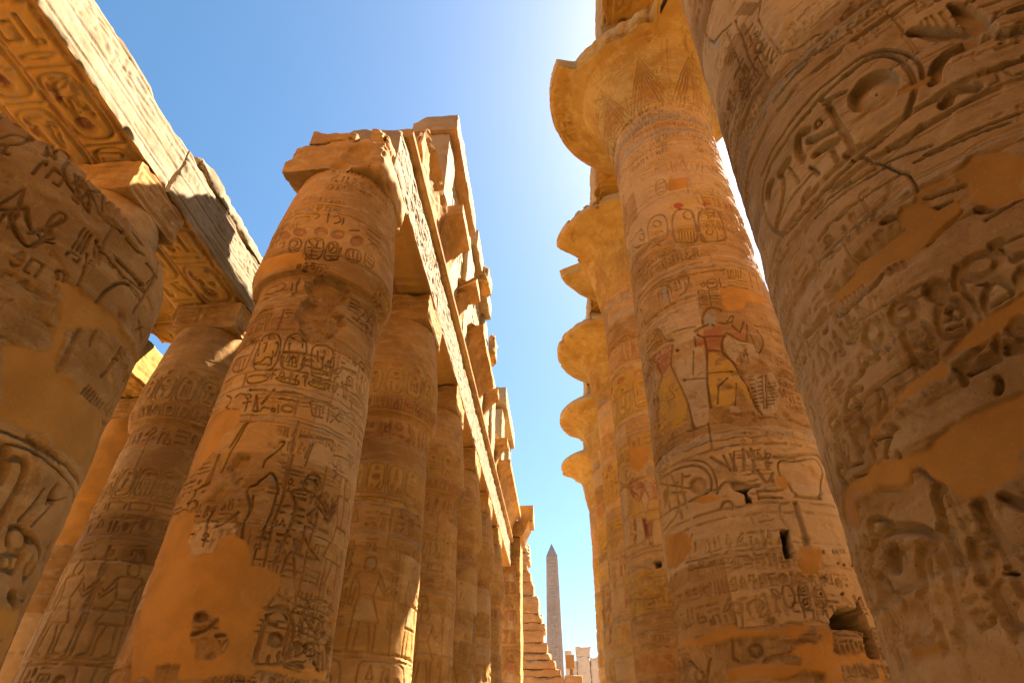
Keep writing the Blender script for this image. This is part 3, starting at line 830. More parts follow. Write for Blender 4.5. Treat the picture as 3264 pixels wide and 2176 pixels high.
o|0.02,0.02|-1057,1153 -1026,1160 -1024,1146 -1066,1140
s|0.04,0.024|-951,1167 -849,1161
k|yel,0.33|-1382,1178 -837,1182 -901,1082 -1346,1084
s|0.06,0.05|-140,1161 -179,1126
s|0.05,0.05|-131,1163 -19,1169 -32,1133
s|0.05,0.024|-134,1130 -78,1072
s|0.05,0.024|13,1117 -61,1077
c|0.05,0.05|-576,1072 -532,1094 -465,1105 -424,1100
f|0.03,0.05|-434,1095 -407,1104 -297,1097 -215,1074 -335,1062 -412,1073
v|0.5|-390,1074 -215,1074 -310,1056
v|0.4|-303,1058 -257,1033 -263,1022 -317,1025
s|0.04,0.03|-187,1055 65,1059
s|0.04,0.04|-187,1036 36,1032
s|0.04,0.024|-191,1051 -191,1031
s|0.06,0.06|81,1174 287,1175
o|0.03,0.03|87,1163 245,1158 378,1170 606,1190 634,1155 550,1092 463,1042 267,1034 163,1037 154,1077 72,1101
s|0.05,0.05|161,1035 331,1034 448,1037
p||1,1101 104,1104 139,1076 84,1064 3,1069
c|0.05,0.04|-562,1021 -538,1037 -484,1041 -443,1026 -459,1012
p||-907,1072 -753,1077 -478,1060 -485,1051 -765,1058
v|0.45|-71,928 3,927 -27,848 -88,846
s|0.08,0.06|148,1013 141,966 146,889
e|0.1|114,907 166,903 152,880 106,882
s|0.06,0.04|-203,870 -74,872
p||69,871 271,878 208,804 55,797 14,824
p||-1513,1012 -977,968 -969,919 -1132,886 -1511,895
s|0.025,0.024|-1085,882 -543,871 -553,845 -1058,857
o|0.024,0.02|-990,858 -996,855 -1007,853 -1021,852 -1035,853 -1048,856 -1054,859 -1055,863 -1049,867 -1037,869 -1023,870 -1009,869 -997,866 -990,862
o|0.024,0.02|-863,862 -869,859 -878,856 -890,856 -903,857 -913,859 -919,863 -919,867 -914,870 -904,873 -891,873 -879,873 -869,870 -864,866
o|0.024,0.02|-734,858 -738,854 -747,852 -758,851 -769,852 -778,854 -783,857 -783,861 -778,865 -769,867 -758,868 -747,868 -738,865 -734,862
o|0.024,0.02|-554,852 -559,848 -567,845 -576,844 -586,845 -594,847 -598,850 -597,854 -593,858 -585,860 -575,861 -566,861 -558,859 -554,855
o|0.02,0.02|-803,865 -688,871 -603,865 -568,855 -673,847
s|0.04,0.024|-511,878 -353,875
s|0.03,0.024|-522,861 -415,860 -373,845
s|0.03,0.024|-315,874 -224,875 -252,854
s|0.026,0.024|-356,871 -342,853
s|0.026,0.024|-519,865 -545,836
f|0.03,0.035|-115,784 -125,777 -142,772 -163,770 -183,770 -199,773 -208,779 -207,786 -198,792 -181,797 -160,800 -139,800 -123,796 -115,791
f|0.03,0.035|22,785 11,778 -7,773 -28,770 -49,770 -65,773 -73,779 -72,785 -62,792 -45,797 -23,800 -2,800 14,797 23,792
f|0.03,0.035|109,783 101,778 87,774 71,772 56,772 44,774 38,778 39,783 47,788 60,791 76,793 91,794 104,791 110,788
f|0.03,0.035|246,784 235,778 218,774 197,771 177,771 163,773 155,777 157,783 167,789 183,794 204,796 224,797 240,794 248,790
f|0.03,0.035|-972,786 -980,781 -996,779 -1018,778 -1041,779 -1061,783 -1073,788 -1075,793 -1066,797 -1048,800 -1026,801 -1003,799 -984,795 -973,791
f|0.03,0.035|-1074,788 -1082,784 -1100,782 -1123,781 -1148,783 -1170,787 -1184,792 -1186,796 -1176,800 -1156,803 -1132,803 -1107,801 -1087,798 -1076,793
f|0.03,0.035|-833,783 -842,777 -858,774 -879,773 -901,774 -921,778 -932,783 -934,789 -925,794 -907,797 -885,798 -863,797 -845,793 -834,788
f|0.03,0.035|-1245,792 -1252,789 -1265,788 -1284,788 -1304,790 -1321,792 -1332,795 -1334,798 -1326,800 -1311,801 -1292,801 -1272,800 -1256,797 -1247,795
k|redb,0.33|-976,786 -983,782 -998,779 -1018,779 -1040,780 -1058,783 -1069,788 -1071,793 -1063,797 -1046,799 -1025,800 -1004,798 -987,795 -977,791
k|redb,0.33|-1078,789 -1086,785 -1102,783 -1123,782 -1146,784 -1166,787 -1179,792 -1181,796 -1172,800 -1154,802 -1132,802 -1109,800 -1091,797 -1080,793
k|redb,0.33|-836,783 -844,778 -859,775 -879,774 -900,775 -918,778 -929,783 -930,789 -922,793 -905,797 -885,798 -864,796 -847,793 -838,788
o|0.024,0.02|-57,763 -8,769 27,766 18,707 -18,701 -70,704
o|0.024,0.02|81,762 143,767 158,755 163,708 78,699 48,707
s|0.026,0.024|-43,757 -5,758
s|0.026,0.024|-44,749 1,750
s|0.026,0.024|-34,739 3,739
s|0.026,0.024|-32,727 6,729 0,715 -38,713 -32,727
s|0.026,0.024|-58,739 -66,715
o|0.024,0.02|131,711 126,709 114,707 98,706 83,706 70,707 62,709 60,711 66,713 78,715 93,716 109,716 122,715 130,714
s|0.026,0.024|88,750 145,755
f|0.03,0.08|151,743 147,740 141,738 133,737 126,737 121,738 119,740 119,743 123,745 130,747 137,748 144,748 149,747 152,745
s|0.026,0.024|83,731 149,733
s|0.026,0.024|75,723 152,723
s|0.026,0.024|-64,696 21,698 10,678
s|0.026,0.024|-58,696 -61,679
s|0.026,0.024|44,696 131,696 127,679
s|0.026,0.024|48,694 46,678
o|0.025,0.02|-183,765 -120,768 -94,739 -126,708 -181,705 -198,729
o|0.025,0.02|-299,755 -237,758 -213,725
c|0.05,0.05|-667,704 -677,721 -635,732 -556,728 -548,711 -572,704
c|0.05,0.05|-497,702 -504,720 -452,731 -392,729 -363,717 -383,706
o|0.03,0.03|-650,708 -629,699 -650,668 -629,659 -588,662 -569,700
f|0.04,0.06|-300,673 -307,669 -319,665 -336,664 -352,664 -366,666 -374,670 -374,674 -367,679 -355,682 -338,683 -322,683 -308,681 -300,677
c|0.04,0.024|-421,687 -361,686 -384,671
s|0.03,0.024|-274,661 -159,659
v|0.7|288,711 448,705 511,730 533,692 542,640 420,645 360,651 137,651 143,673
v|0.5|423,642 527,638 504,581 399,581 415,614
p||-1429,664 -1079,660 -729,675 -605,657 -364,650 -205,660 62,656 135,649 398,646 385,581 504,581 497,521 -33,517 -8,543 -166,541 -430,527 -827,532 -821,561 -555,564 -210,567 -190,579 -306,587 -164,611 29,621 39,632 -18,647 -176,624 -370,640 -551,641 -708,643 -910,636 -1400,652
q||127,647 396,645 410,621 407,597 162,585 91,592
q||121,557 476,565 432,520 91,517
o|0.025,0.02|127,647 396,645 410,621 407,597 162,585 91,592
e|0.06|-1406,648 -912,632 -555,636 -177,622 -28,636 19,623 -167,608 -306,588 -203,576 -210,567 -554,566 -797,575 -888,531 -1515,551
f|0.03,0.05|-457,602 -470,593 -494,587 -525,584 -557,585 -584,589 -599,597 -601,606 -587,614 -562,620 -530,623 -498,623 -472,618 -458,610
s|0.05,0.05|-714,643 -739,588 -708,583
c|0.06,0.05|-482,566 -449,580 -376,585 -272,587
o|0.05,0.05|-1119,556 -1130,550 -1149,545 -1175,543 -1202,544 -1226,548 -1239,553 -1239,560 -1226,566 -1203,571 -1176,573 -1150,572 -1130,568 -1119,562
s|0.06,0.05|-1008,597 -1095,537
s|0.04,0.024|-1408,615 -1191,582
f|0.03,0.1|439,835 435,833 430,832 423,831 417,831 412,831 410,832 411,834 415,836 420,837 427,838 433,839 438,838 440,837
f|0.03,0.1|498,833 494,831 487,830 480,829 473,828 469,829 467,830 468,832 471,834 477,835 485,836 492,836 497,836 499,835
f|0.03,0.1|377,748 373,746 367,744 360,743 353,743 348,744 345,745 346,747 349,749 355,750 363,751 370,751 376,751 378,749
f|0.03,0.1|561,739 556,737 548,735 540,734 532,734 526,735 523,736 525,738 529,740 537,741 545,742 553,743 559,742 562,741
v|0.3|626,860 672,854 627,830 589,833
s|0.03,0.024|407,873 413,864
s|0.03,0.024|446,874 452,866
s|0.03,0.024|488,876 494,867
s|0.03,0.024|532,878 539,869
o|0.024,0.02|304,866 301,864 295,862 289,861 283,861 278,862 276,863 276,865 280,867 285,868 291,869 298,869 302,869 305,867
e|0.05|16,557 -196,544 -420,525 -412,520 -33,517
s|0.02,0.024|-938,965 -1015,914 -1015,886
s|0.015,0.024|-919,934 -937,907
''',
'R0': '''
o|0.035,0.03|-1476,1008 -1293,997 -1106,998 -873,1004 -772,1016 -707,1039 -676,1075 -674,1116 -701,1151 -782,1165 -983,1161 -1214,1150 -1471,1154 -1581,1124 -1575,1061
c|0.025,0.02|-655,1062 -633,1087 -643,1121 -687,1158 -790,1178 -991,1179 -1227,1170 -1488,1169
f|0.06,0.085|-922,1102 -895,1124 -834,1136 -768,1132 -723,1112 -715,1087 -746,1067 -812,1059 -871,1068 -915,1081
s|0.05,0.035|-991,1130 -988,1078 -985,1031
s|0.04,0.05|-995,1142 -970,1142 -905,1133
s|0.03,0.024|-1003,1155 -976,1136
s|0.06,0.05|-1135,1106 -1069,1092 -994,1081
o|0.02,0.02|-1083,1116 -1068,1126 -1042,1123 -1049,1114 -1074,1112
c|0.075,0.06|-1120,1124 -1150,1134 -1189,1122 -1205,1104 -1200,1089
s|0.075,0.06|-1137,1075 -1085,1070 -1032,1061
s|0.04,0.024|-1064,1056 -1059,1027
s|0.05,0.05|-1018,1023 -961,1019
s|0.075,0.06|-1355,1114 -1273,1114
c|0.05,0.045|-1341,1108 -1365,1081 -1434,1061 -1523,1043
f|0.04,0.07|-1533,1118 -1477,1139 -1385,1122 -1453,1116 -1502,1092
s|0.035,0.024|-1444,1015 -1388,1017 -1373,1008 -1329,1018 -1312,1011 -1279,1025 -1229,1027
s|0.03,0.024|-1289,1103 -1270,1059
s|0.03,0.03|-1190,1065 -1158,1033
f|0.05,0.06|-437,1183 -392,1171 -360,1137 -354,1103 -373,1078 -401,1087 -443,1124 -444,1152
f|0.05,0.06|-617,1175 -557,1173 -505,1144 -451,1126 -424,1112 -410,1092 -442,1079 -509,1096 -572,1137
s|0.09,0.06|-371,1081 -346,1072 -302,1073
s|0.05,0.024|-339,1066 -310,1067
c|0.075,0.06|-636,1043 -604,1067 -550,1080 -483,1080
s|0.08,0.07|-472,1081 -424,1081
c|0.08,0.07|-649,999 -628,1010 -585,1013 -550,999
c|0.03,0.024|-1679,1687 -1601,1738 -1368,1755
s|0.025,0.024|-1504,1644 -1286,1585
s|0.035,0.024|-1590,1731 -1507,1642 -1376,1609
k|grey,0.66|-1582,1722 -1494,1638 -1398,1595 -1492,1598 -1641,1695
s|0.025,0.02|-1046,1530 -1103,1486 -1072,1340
s|0.025,0.02|-1253,1578 -1245,1371
s|0.02,0.02|-1348,1591 -1330,1390
s|0.025,0.02|-1142,1581 -1224,1587
s|0.025,0.02|-1129,1572 -1209,1577
s|0.025,0.02|-1116,1563 -1194,1567
s|0.025,0.02|-1103,1555 -1180,1557
s|0.025,0.02|-1091,1546 -1166,1548
s|0.025,0.02|-1079,1538 -1153,1540
s|0.025,0.02|-1067,1530 -1140,1531
s|0.025,0.02|-1055,1523 -1127,1522
s|0.03,0.024|-1151,1497 -1214,1499
s|0.03,0.024|-1143,1476 -1204,1475
s|0.03,0.024|-1136,1454 -1193,1452
s|0.03,0.024|-1129,1434 -1183,1430
s|0.03,0.024|-1122,1414 -1174,1408
s|0.03,0.024|-1116,1394 -1165,1388
s|0.03,0.024|-1110,1376 -1156,1368
s|0.03,0.024|-1104,1357 -1147,1348
s|0.025,0.02|-1402,1536 -1471,1532
s|0.025,0.02|-1384,1524 -1450,1520
s|0.025,0.02|-1368,1513 -1430,1508
s|0.025,0.02|-1352,1502 -1411,1497
s|0.025,0.02|-1337,1492 -1393,1486
s|0.025,0.02|-1378,1417 -1426,1403
s|0.025,0.02|-1364,1402 -1416,1390
s|0.025,0.02|-1350,1387 -1406,1378
s|0.025,0.02|-1337,1373 -1396,1366
s|0.025,0.02|-1324,1360 -1386,1354
s|0.025,0.02|-1312,1346 -1377,1343
o|0.02,0.02|-1197,1469 -1153,1466 -1151,1440 -1199,1439
e|0.035|-1072,1340 -987,1336 -893,1321 -842,1327 -766,1318 -750,1293 -893,1293 -1013,1290 -1128,1311 -1242,1309 -1261,1319
e|-0.03|-1046,1516 -919,1428 -945,1358 -1088,1349 -1110,1452
s|0.015,0.03|-955,979 -922,966 -894,940 -865,923 -864,903 -866,892
s|0.015,0.025|-1011,1008 -956,991 -949,978
s|0.05,0.03|-876,984 -828,976 -748,985
f|0.03,0.05|-809,1092 -811,1090 -814,1090 -817,1090 -820,1091 -821,1093 -821,1095 -820,1097 -818,1098 -815,1099 -812,1099 -809,1098 -808,1096 -808,1094
e|0.02|-885,1074 -785,1084 -740,1073 -790,1062 -844,1060
p||-746,1067 -611,1065 -625,1043 -691,1045 -758,1056
p||-964,1064 -884,1069 -746,1067 -755,1059 -916,1059
s|0.018,0.018|-789,938 -494,928
s|0.018,0.018|-827,935 -539,921
s|0.018,0.018|-660,984 -512,981
s|0.018,0.018|-1486,993 -1048,976
s|0.018,0.018|-1334,987 -949,966
s|0.018,0.018|-905,964 -757,947
s|0.018,0.018|-1187,1355 -871,1298
s|0.018,0.018|-1097,1273 -760,1244
s|0.018,0.018|-1218,1255 -1007,1256
p||-672,896 -743,887 -760,884 -724,867 -739,847 -757,843 -733,831 -704,816 -632,811 -564,864
p||-762,882 -815,887 -869,892 -890,874 -854,850 -791,851 -800,835 -851,830 -904,824 -999,821 -1081,833 -1203,832 -1338,833 -1325,845 -1205,843 -1111,850 -1031,850 -949,850 -962,874 -938,881 -884,874 -860,890
e|0.06|-1055,860 -999,853 -946,850 -959,845 -1029,847 -1128,847 -1234,844 -1341,844 -1336,853 -1160,854
s|0.05,0.04|-1011,881 -981,877
s|0.07,0.06|-807,835 -848,829 -886,824 -920,819
f|0.04,0.08|-1005,816 -993,824 -960,823 -932,815 -958,816 -983,817 -1002,813
s|0.035,0.03|-1070,818 -1068,808
s|0.035,0.03|-1046,817 -1044,807
s|0.035,0.03|-1022,816 -1020,806
c|0.035,0.035|-1357,834 -1357,821 -1323,806 -1291,804 -1180,807 -1117,810 -1096,816
s|0.025,0.03|-1307,829 -1301,812
s|0.025,0.03|-1284,828 -1277,812
s|0.025,0.03|-1261,827 -1255,811
s|0.025,0.03|-1239,827 -1233,811
s|0.025,0.03|-1217,827 -1212,811
s|0.025,0.03|-1196,827 -1192,811
c|0.03,0.024|-1352,837 -1322,844 -1182,848 -1113,848
o|0.05,0.045|-1194,741 -1210,737 -1230,736 -1248,739 -1262,744 -1268,750 -1264,757 -1252,763 -1234,767 -1213,767 -1196,765 -1183,760 -1179,753 -1182,746
o|0.05,0.04|-1055,744 -1066,739 -1082,737 -1100,738 -1117,742 -1129,748 -1133,756 -1129,763 -1117,768 -1100,770 -1081,769 -1065,765 -1054,759 -1051,751
f|0.06,0.075|-935,747 -946,742 -961,739 -979,740 -995,744 -1006,750 -1010,758 -1007,765 -995,770 -978,772 -961,771 -945,767 -934,761 -931,754
o|0.05,0.045|-779,754 -787,748 -802,743 -823,742 -845,743 -864,746 -876,752 -878,759 -870,765 -854,769 -832,770 -810,769 -792,766 -781,760
o|0.035,0.028|-1128,730 -1090,736 -1054,731 -1043,716 -1053,686 -1084,678 -1115,681 -1128,691
o|0.035,0.028|-1011,729 -962,739 -926,733 -919,715 -928,698 -962,694 -1020,698
s|0.04,0.035|-1122,725 -1080,723
s|0.04,0.035|-1126,718 -1077,715
s|0.04,0.035|-1126,709 -1090,708
o|0.024,0.02|-1058,699 -1062,697 -1066,696 -1071,697 -1076,698 -1079,699 -1080,701 -1079,703 -1075,705 -1071,705 -1066,705 -1061,704 -1058,702 -1057,701
s|0.026,0.024|-1130,686 -1114,694 -1102,691 -1110,681
s|0.026,0.024|-1102,683 -1088,690 -1077,689 -1084,682
f|0.03,0.06|-983,728 -968,733 -941,729 -963,727 -982,724
s|0.026,0.024|-998,718 -965,716
s|0.026,0.024|-990,706 -954,704
o|0.024,0.02|-936,715 -941,713 -948,711 -957,712 -964,713 -970,716 -971,720 -969,723 -964,725 -956,727 -948,726 -940,725 -935,722 -933,718
c|0.035,0.024|-884,770 -907,756 -918,745
s|0.03,0.024|-902,749 -900,726 -901,703
f|0.03,0.04|-869,737 -851,739 -827,737 -811,731 -839,733
c|0.035,0.03|-879,708 -869,721 -843,730 -809,733 -791,715
s|0.025,0.024|-880,707 -796,711
s|0.025,0.024|-761,765 -752,743
c|0.04,0.04|-744,743 -742,747 -725,746
c|0.04,0.04|-782,715 -768,725 -744,731
s|0.05,0.03|-772,773 -754,773
c|0.03,0.024|-1245,720 -1237,731 -1178,736
c|0.03,0.024|-1348,718 -1310,726 -1224,730 -1195,723
s|0.04,0.024|-1211,735 -1178,736
p||-1158,677 -1084,678 -962,687 -870,697 -764,708 -786,691 -837,693 -906,681 -1042,677 -1113,668
c|0.04,0.04|-1028,663 -990,666 -938,671 -923,677
s|0.06,0.05|-1016,659 -969,657 -923,656
s|0.035,0.024|-885,685 -916,650
c|0.05,0.045|-840,685 -829,688 -819,682 -829,672 -848,670 -852,678
c|0.05,0.05|-879,661 -862,657 -837,660
s|0.04,0.024|-887,654 -849,650
s|0.04,0.04|-1609,843 -1846,839 -1790,810
s|0.06,0.05|-1399,835 -1489,834 -1591,841
f|0.03,0.07|-1425,809 -1437,807 -1449,807 -1458,808 -1464,810 -1465,812 -1460,815 -1450,817 -1438,819 -1427,819 -1417,818 -1411,816 -1411,814 -1416,811
f|0.03,0.06|-1675,814 -1682,813 -1692,813 -1701,813 -1710,815 -1714,817 -1714,820 -1709,821 -1701,822 -1691,822 -1682,822 -1675,820 -1671,818 -1671,816
s|0.03,0.024|-1356,828 -1355,804
s|0.02,0.024|-1600,831 -1618,810
s|0.02,0.024|-1507,818 -1533,800
s|0.016,0.016|-936,976 -1249,1003
s|0.016,0.016|-902,955 -1260,973
s|0.016,0.016|-877,929 -1220,941
s|0.016,0.016|-892,898 -1126,904
s|0.016,0.016|-697,768 -857,771
s|0.016,0.016|-642,811 -752,806
s|0.016,0.016|-873,758 -1115,760
s|0.016,0.016|-993,772 -1324,782
e|0.035|-887,876 -727,864 -746,844 -837,850 -877,860
s|0.02,0.024|-864,879 -742,866
s|0.05,0.04|-864,858 -809,854
f|0.03,0.03|-770,825 -746,828 -727,820 -711,811 -747,814
s|0.02,0.024|-756,826 -726,824
c|0.02,0.02|-1497,1013 -1527,1036 -1378,1052 -1190,1048
p||-1184,674 -1117,676 -1043,674 -1045,667 -1114,663 -1162,658 -1235,655 -1307,648 -1400,643 -1436,644 -1422,654 -1331,658 -1271,664
p||-898,611 -948,611 -1050,609 -1133,607 -1216,605 -1316,608 -1414,612 -1502,613 -1672,624 -1734,617 -1884,593 -1717,572 -1651,595 -1549,592 -1471,597 -1332,575 -1297,584 -1270,584 -1249,574 -1228,560 -1187,543 -1130,534 -1087,531 -1002,534
c|0.045,0.055|-1370,704 -1419,710 -1463,708 -1496,698 -1510,672 -1509,650 -1509,630
s|0.03,0.03|-1419,707 -1422,690 -1427,671 -1422,642 -1435,620
c|0.045,0.05|-1553,703 -1611,705 -1659,698 -1648,678 -1638,657 -1638,634
s|0.025,0.024|-1606,673 -1613,652 -1617,637
c|0.05,0.05|-1672,645 -1710,642 -1718,635 -1675,625
s|0.02,0.024|-1631,636 -1501,626
s|0.02,0.024|-1583,619 -1505,612
s|0.035,0.035|-1805,757 -1864,736 -1819,683 -1855,639 -1884,593
s|0.03,0.03|-1739,727 -1751,703 -1768,669
s|0.03,0.024|-1729,766 -1721,747
s|0.045,0.045|-1018,656 -981,656 -952,655
s|0.035,0.024|-1019,656 -1022,642
c|0.025,0.024|-997,648 -988,648 -947,648
s|0.02,0.024|-961,649 -919,649
c|0.03,0.024|-939,633 -939,625 -956,619
c|0.03,0.024|-1380,614 -1359,623 -1322,628 -1300,638
s|0.02,0.024|-1323,631 -1396,638
s|0.026,0.024|-1314,609 -1325,605
s|0.026,0.024|-1224,643 -1207,636 -1182,629
e|0.02|-1285,641 -1220,652 -1103,640 -1035,627 -1144,610 -1234,608 -1301,611
o|0.05,0.04|-1504,574 -1514,571 -1528,570 -1545,570 -1560,572 -1572,575 -1576,579 -1572,582 -1560,585 -1544,586 -1528,586 -1513,584 -1503,581 -1501,577
c|0.06,0.045|-1523,554 -1486,564 -1419,564 -1353,566
s|0.08,0.06|-1236,557 -1262,543 -1269,533
o|0.05,-0.03|-1200,536 -1207,533 -1218,531 -1231,531 -1244,533 -1254,535 -1258,539 -1256,543 -1249,545 -1236,547 -1223,547 -1210,545 -1201,542 -1198,539
s|0.045,0.045|-1658,590 -1694,570
c|0.03,0.03|-1490,588 -1460,588 -1373,573 -1326,576
c|0.03,0.03|-1322,575 -1301,585 -1270,584 -1256,572 -1227,558
s|0.07,0.06|-1139,528 -1143,518 -1148,501
e|0.03|-1514,599 -1327,572 -1286,583 -1241,559 -1295,524 -1436,532 -1628,553 -1638,591
s|0.05,0.04|-1068,527 -1033,514
o|0.06,0.05|-1719,517 -1675,538 -1601,546 -1511,546 -1421,538 -1356,527 -1320,513 -1312,495 -1323,461 -1329,427 -1363,388 -1771,403 -1730,467
f|0.06,0.09|-1570,527 -1539,533 -1503,531 -1475,524 -1464,515 -1483,501 -1515,495 -1570,502 -1597,509
c|0.06,0.07|-1348,507 -1367,511 -1387,510 -1400,498 -1409,484 -1431,469 -1456,468
s|0.03,0.024|-1353,504 -1375,482
s|0.09,0.09|-1659,505 -1705,493 -1704,480
c|0.035,0.024|-1619,501 -1590,490 -1589,481
s|0.03,0.024|-1557,472 -1588,463
s|0.05,0.045|-1656,595 -1689,570
s|0.04,0.04|-1690,538 -1719,517 -1721,497 -1726,472
s|0.04,0.045|-1825,545 -1853,515 -1863,476
s|0.08,0.06|-1258,546 -1274,525 -1291,519
s|0.06,0.05|-1271,518 -1269,499 -1264,485 -1264,479
s|0.08,0.07|-1139,528 -1144,516 -1135,497 -1135,480
s|0.05,0.04|-1208,499 -1220,486 -1211,475
c|0.04,0.04|-1208,499 -1182,502 -1161,502
s|0.06,0.06|-1159,484 -1185,469
o|0.04,0.03|-1168,483 -1174,481 -1183,480 -1194,480 -1205,481 -1214,483 -1218,485 -1217,488 -1211,490 -1201,491 -1189,491 -1178,490 -1170,488 -1167,486
v|0.2|-1176,468 -1162,469 -1138,466 -1142,465
s|0.08,0.1|-1136,468 -1097,468
e|0.08|-1135,468 -1095,470 -1099,467 -1139,466
s|0.05,0.03|-1224,465 -1171,463
s|0.08,0.06|-1190,457 -1191,441 -1190,430
s|0.026,0.024|-1221,463 -1218,461
s|0.04,0.024|-1129,458 -1129,447
s|0.09,0.07|-1428,437 -1433,417 -1432,399
s|0.06,0.05|-1327,451 -1326,439 -1327,427
s|0.06,0.04|-1362,428 -1347,421
s|0.08,0.07|-1722,425 -1717,413 -1711,401
s|0.06,0.05|-2000,430 -2001,411
s|0.05,0.024|-1187,421 -1168,421
s|0.06,0.06|-1188,420 -1190,406
s|0.07,0.06|-1478,408 -1466,392
s|0.03,0.03|-1286,429 -1235,432
p||-1625,439 -1539,432 -1445,430 -1470,409 -1506,411 -1633,416
s|0.03,0.024|-1486,462 -1516,442
s|0.03,0.024|-1436,461 -1464,443
c|0.05,0.045|-1546,444 -1537,433 -1495,428 -1460,434
s|0.06,0.05|-1685,457 -1698,446
s|0.03,0.024|-1533,456 -1564,436
e|0.035|-1711,472 -1562,470 -1409,461 -1343,462 -1338,452 -1419,438 -1460,434 -1597,439 -1692,455
e|0.025|-1338,452 -1260,427 -1225,407 -1316,393 -1361,413
c|0.04,0.04|-1633,551 -1612,567 -1556,564 -1526,554 -1500,551
''',
'C': '''
c|0.035,0.035|841,1017 893,995 961,978 1018,972 1044,993 1058,1022 1022,1017 981,1000 928,1018 895,1033
s|0.04,0.035|792,1014 848,1023 893,1034
s|0.03,0.024|979,996 1034,1020 1082,1047
o|0.025,0.02|930,1114 918,1136 1175,1355 1040,1139 1109,1115 1081,1095 1006,1100
s|0.02,0.02|993,1128 1023,1113
s|0.02,0.02|1014,1131 1044,1115
s|0.02,0.02|1036,1134 1065,1118
s|0.02,0.02|1058,1137 1086,1120
s|0.02,0.024|1010,1109 1085,1117
s|0.03,0.025|1119,1123 1172,1116
s|0.03,0.025|1157,1118 1211,1112
s|0.03,0.025|1196,1114 1252,1109
s|0.03,0.025|1236,1111 1293,1106
s|0.03,0.025|1277,1107 1336,1103
s|0.03,0.024|-569,1404 734,1150 634,1150
e|0.03|1103,1139 1141,1150 1365,1148 1450,1118 1348,1110 1201,1111
s|0.02,0.024|677,1150 763,1150
o|0.024,0.02|779,1150 779,1150 776,1150 773,1147 767,1145 759,1145 750,1147 744,1150 745,1150 749,1150 755,1150 763,1150 770,1150 776,1150
s|0.02,0.024|579,1147 841,1146
s|0.02,0.024|1096,1125 1179,1150 1232,1120
p||956,943 1004,943 1097,944 1203,946 1329,956 1484,954 1644,964 1754,953 2004,956 2053,952 1913,935 1694,928 1575,914 1452,894 1377,876 1349,876 1293,930 1195,941 1050,937
p||1145,805 1245,816 1364,826 1394,843 1357,872 1391,878 1397,841 1457,810 1568,811 1774,811 2023,821 2157,813 2137,749 2014,713 1789,715 1604,723 1463,719 1315,710
s|0.03,0.024|1832,1150 1817,1097 1791,1030 1769,995
s|0.025,0.024|1839,1146 1772,1071
c|0.035,0.03|1472,955 1481,979 1545,1017 1625,1029
s|0.05,0.05|1471,895 1462,853 1462,812
s|0.04,0.04|1813,924 1803,889 1788,860
s|0.02,0.024|1568,912 1575,881
s|0.025,0.024|1784,894 1818,891
s|0.025,0.024|1806,904 1842,902
s|0.025,0.024|1829,915 1867,912
s|0.025,0.024|1855,925 1894,923
s|0.025,0.024|1881,937 1924,935
s|0.025,0.024|1910,948 1957,948
e|0.04|1607,979 1700,976 1736,958 1650,956
s|0.05,0.05|1459,1050 1542,1050 1737,1059
s|0.02,0.024|1277,1017 1311,993 1325,958
s|0.02,0.024|1338,1039 1553,1032 1778,1048
f|0.03,0.06|1209,870 1234,878 1292,878 1336,873 1294,868
e|0.03|1025,877 1115,873 1229,885 1357,872 1339,825 1219,814 1145,808
e|0.06|1320,901 1381,914 1398,900 1340,885
s|0.03,0.024|1700,812 1716,828
s|0.03,0.024|1735,813 1752,828
s|0.03,0.024|1772,813 1790,829
s|0.03,0.024|1813,814 1830,829
s|0.03,0.024|1857,816 1876,830
s|0.03,0.024|1907,818 1926,832
s|0.03,0.024|1965,821 1986,835
s|0.03,0.024|1874,997 2065,987
s|0.02,0.024|1888,980 1969,1002
c|0.08,0.07|1385,677 1416,677 1459,661 1460,647
s|0.03,0.03|1507,707 1556,698
s|0.03,0.03|1542,706 1593,697
s|0.03,0.03|1579,705 1633,697
s|0.03,0.03|1618,705 1675,697
s|0.03,0.03|1660,705 1722,697
s|0.03,0.03|1705,705 1772,697
s|0.025,0.025|1348,696 1504,700 1727,700 1936,704
c|0.09,0.08|1389,675 1422,676 1459,664 1478,648 1471,635
c|0.06,0.07|1502,672 1543,677 1581,670 1598,648 1590,624 1586,600 1583,584
f|0.04,0.07|1832,675 1803,659 1809,631 1853,645 2010,669 1955,661 1876,648 1835,658
s|0.02,0.024|1684,600 1741,653
s|0.02,0.024|1779,601 1867,642
o|0.04,0.04|1787,582 1795,576 1788,569 1768,565 1741,563 1711,564 1686,568 1667,574 1661,581 1665,587 1681,591 1707,593 1737,592 1766,588
f|0.03,0.09|1755,592 1796,595 1860,592 1872,584 1842,577 1782,583
c|0.04,0.08|1852,589 1941,583 2040,563 2004,539 1918,546 1902,566
s|0.04,0.04|1671,548 1717,557 1820,564 1835,546 1824,540 1698,538
s|0.026,0.024|1704,553 1723,540
s|0.026,0.024|1753,558 1791,541
f|0.03,0.09|1884,524 1945,523 2007,509 1969,500 1897,507 1865,515
s|0.025,0.025|1373,683 1542,691 1835,688 2071,685 2153,680
s|0.05,0.05|2110,601 2145,582
s|0.03,0.024|1646,588 1686,591 1708,592
p||1822,493 1908,500 2099,504 2303,473 2161,428
s|0.025,0.024|1825,705 1891,700
s|0.025,0.024|1858,704 1926,699
s|0.025,0.024|1894,704 1966,699
s|0.025,0.024|1933,704 2010,699
s|0.025,0.024|1977,704 2064,700
s|0.025,0.024|2031,705 2136,702
''',
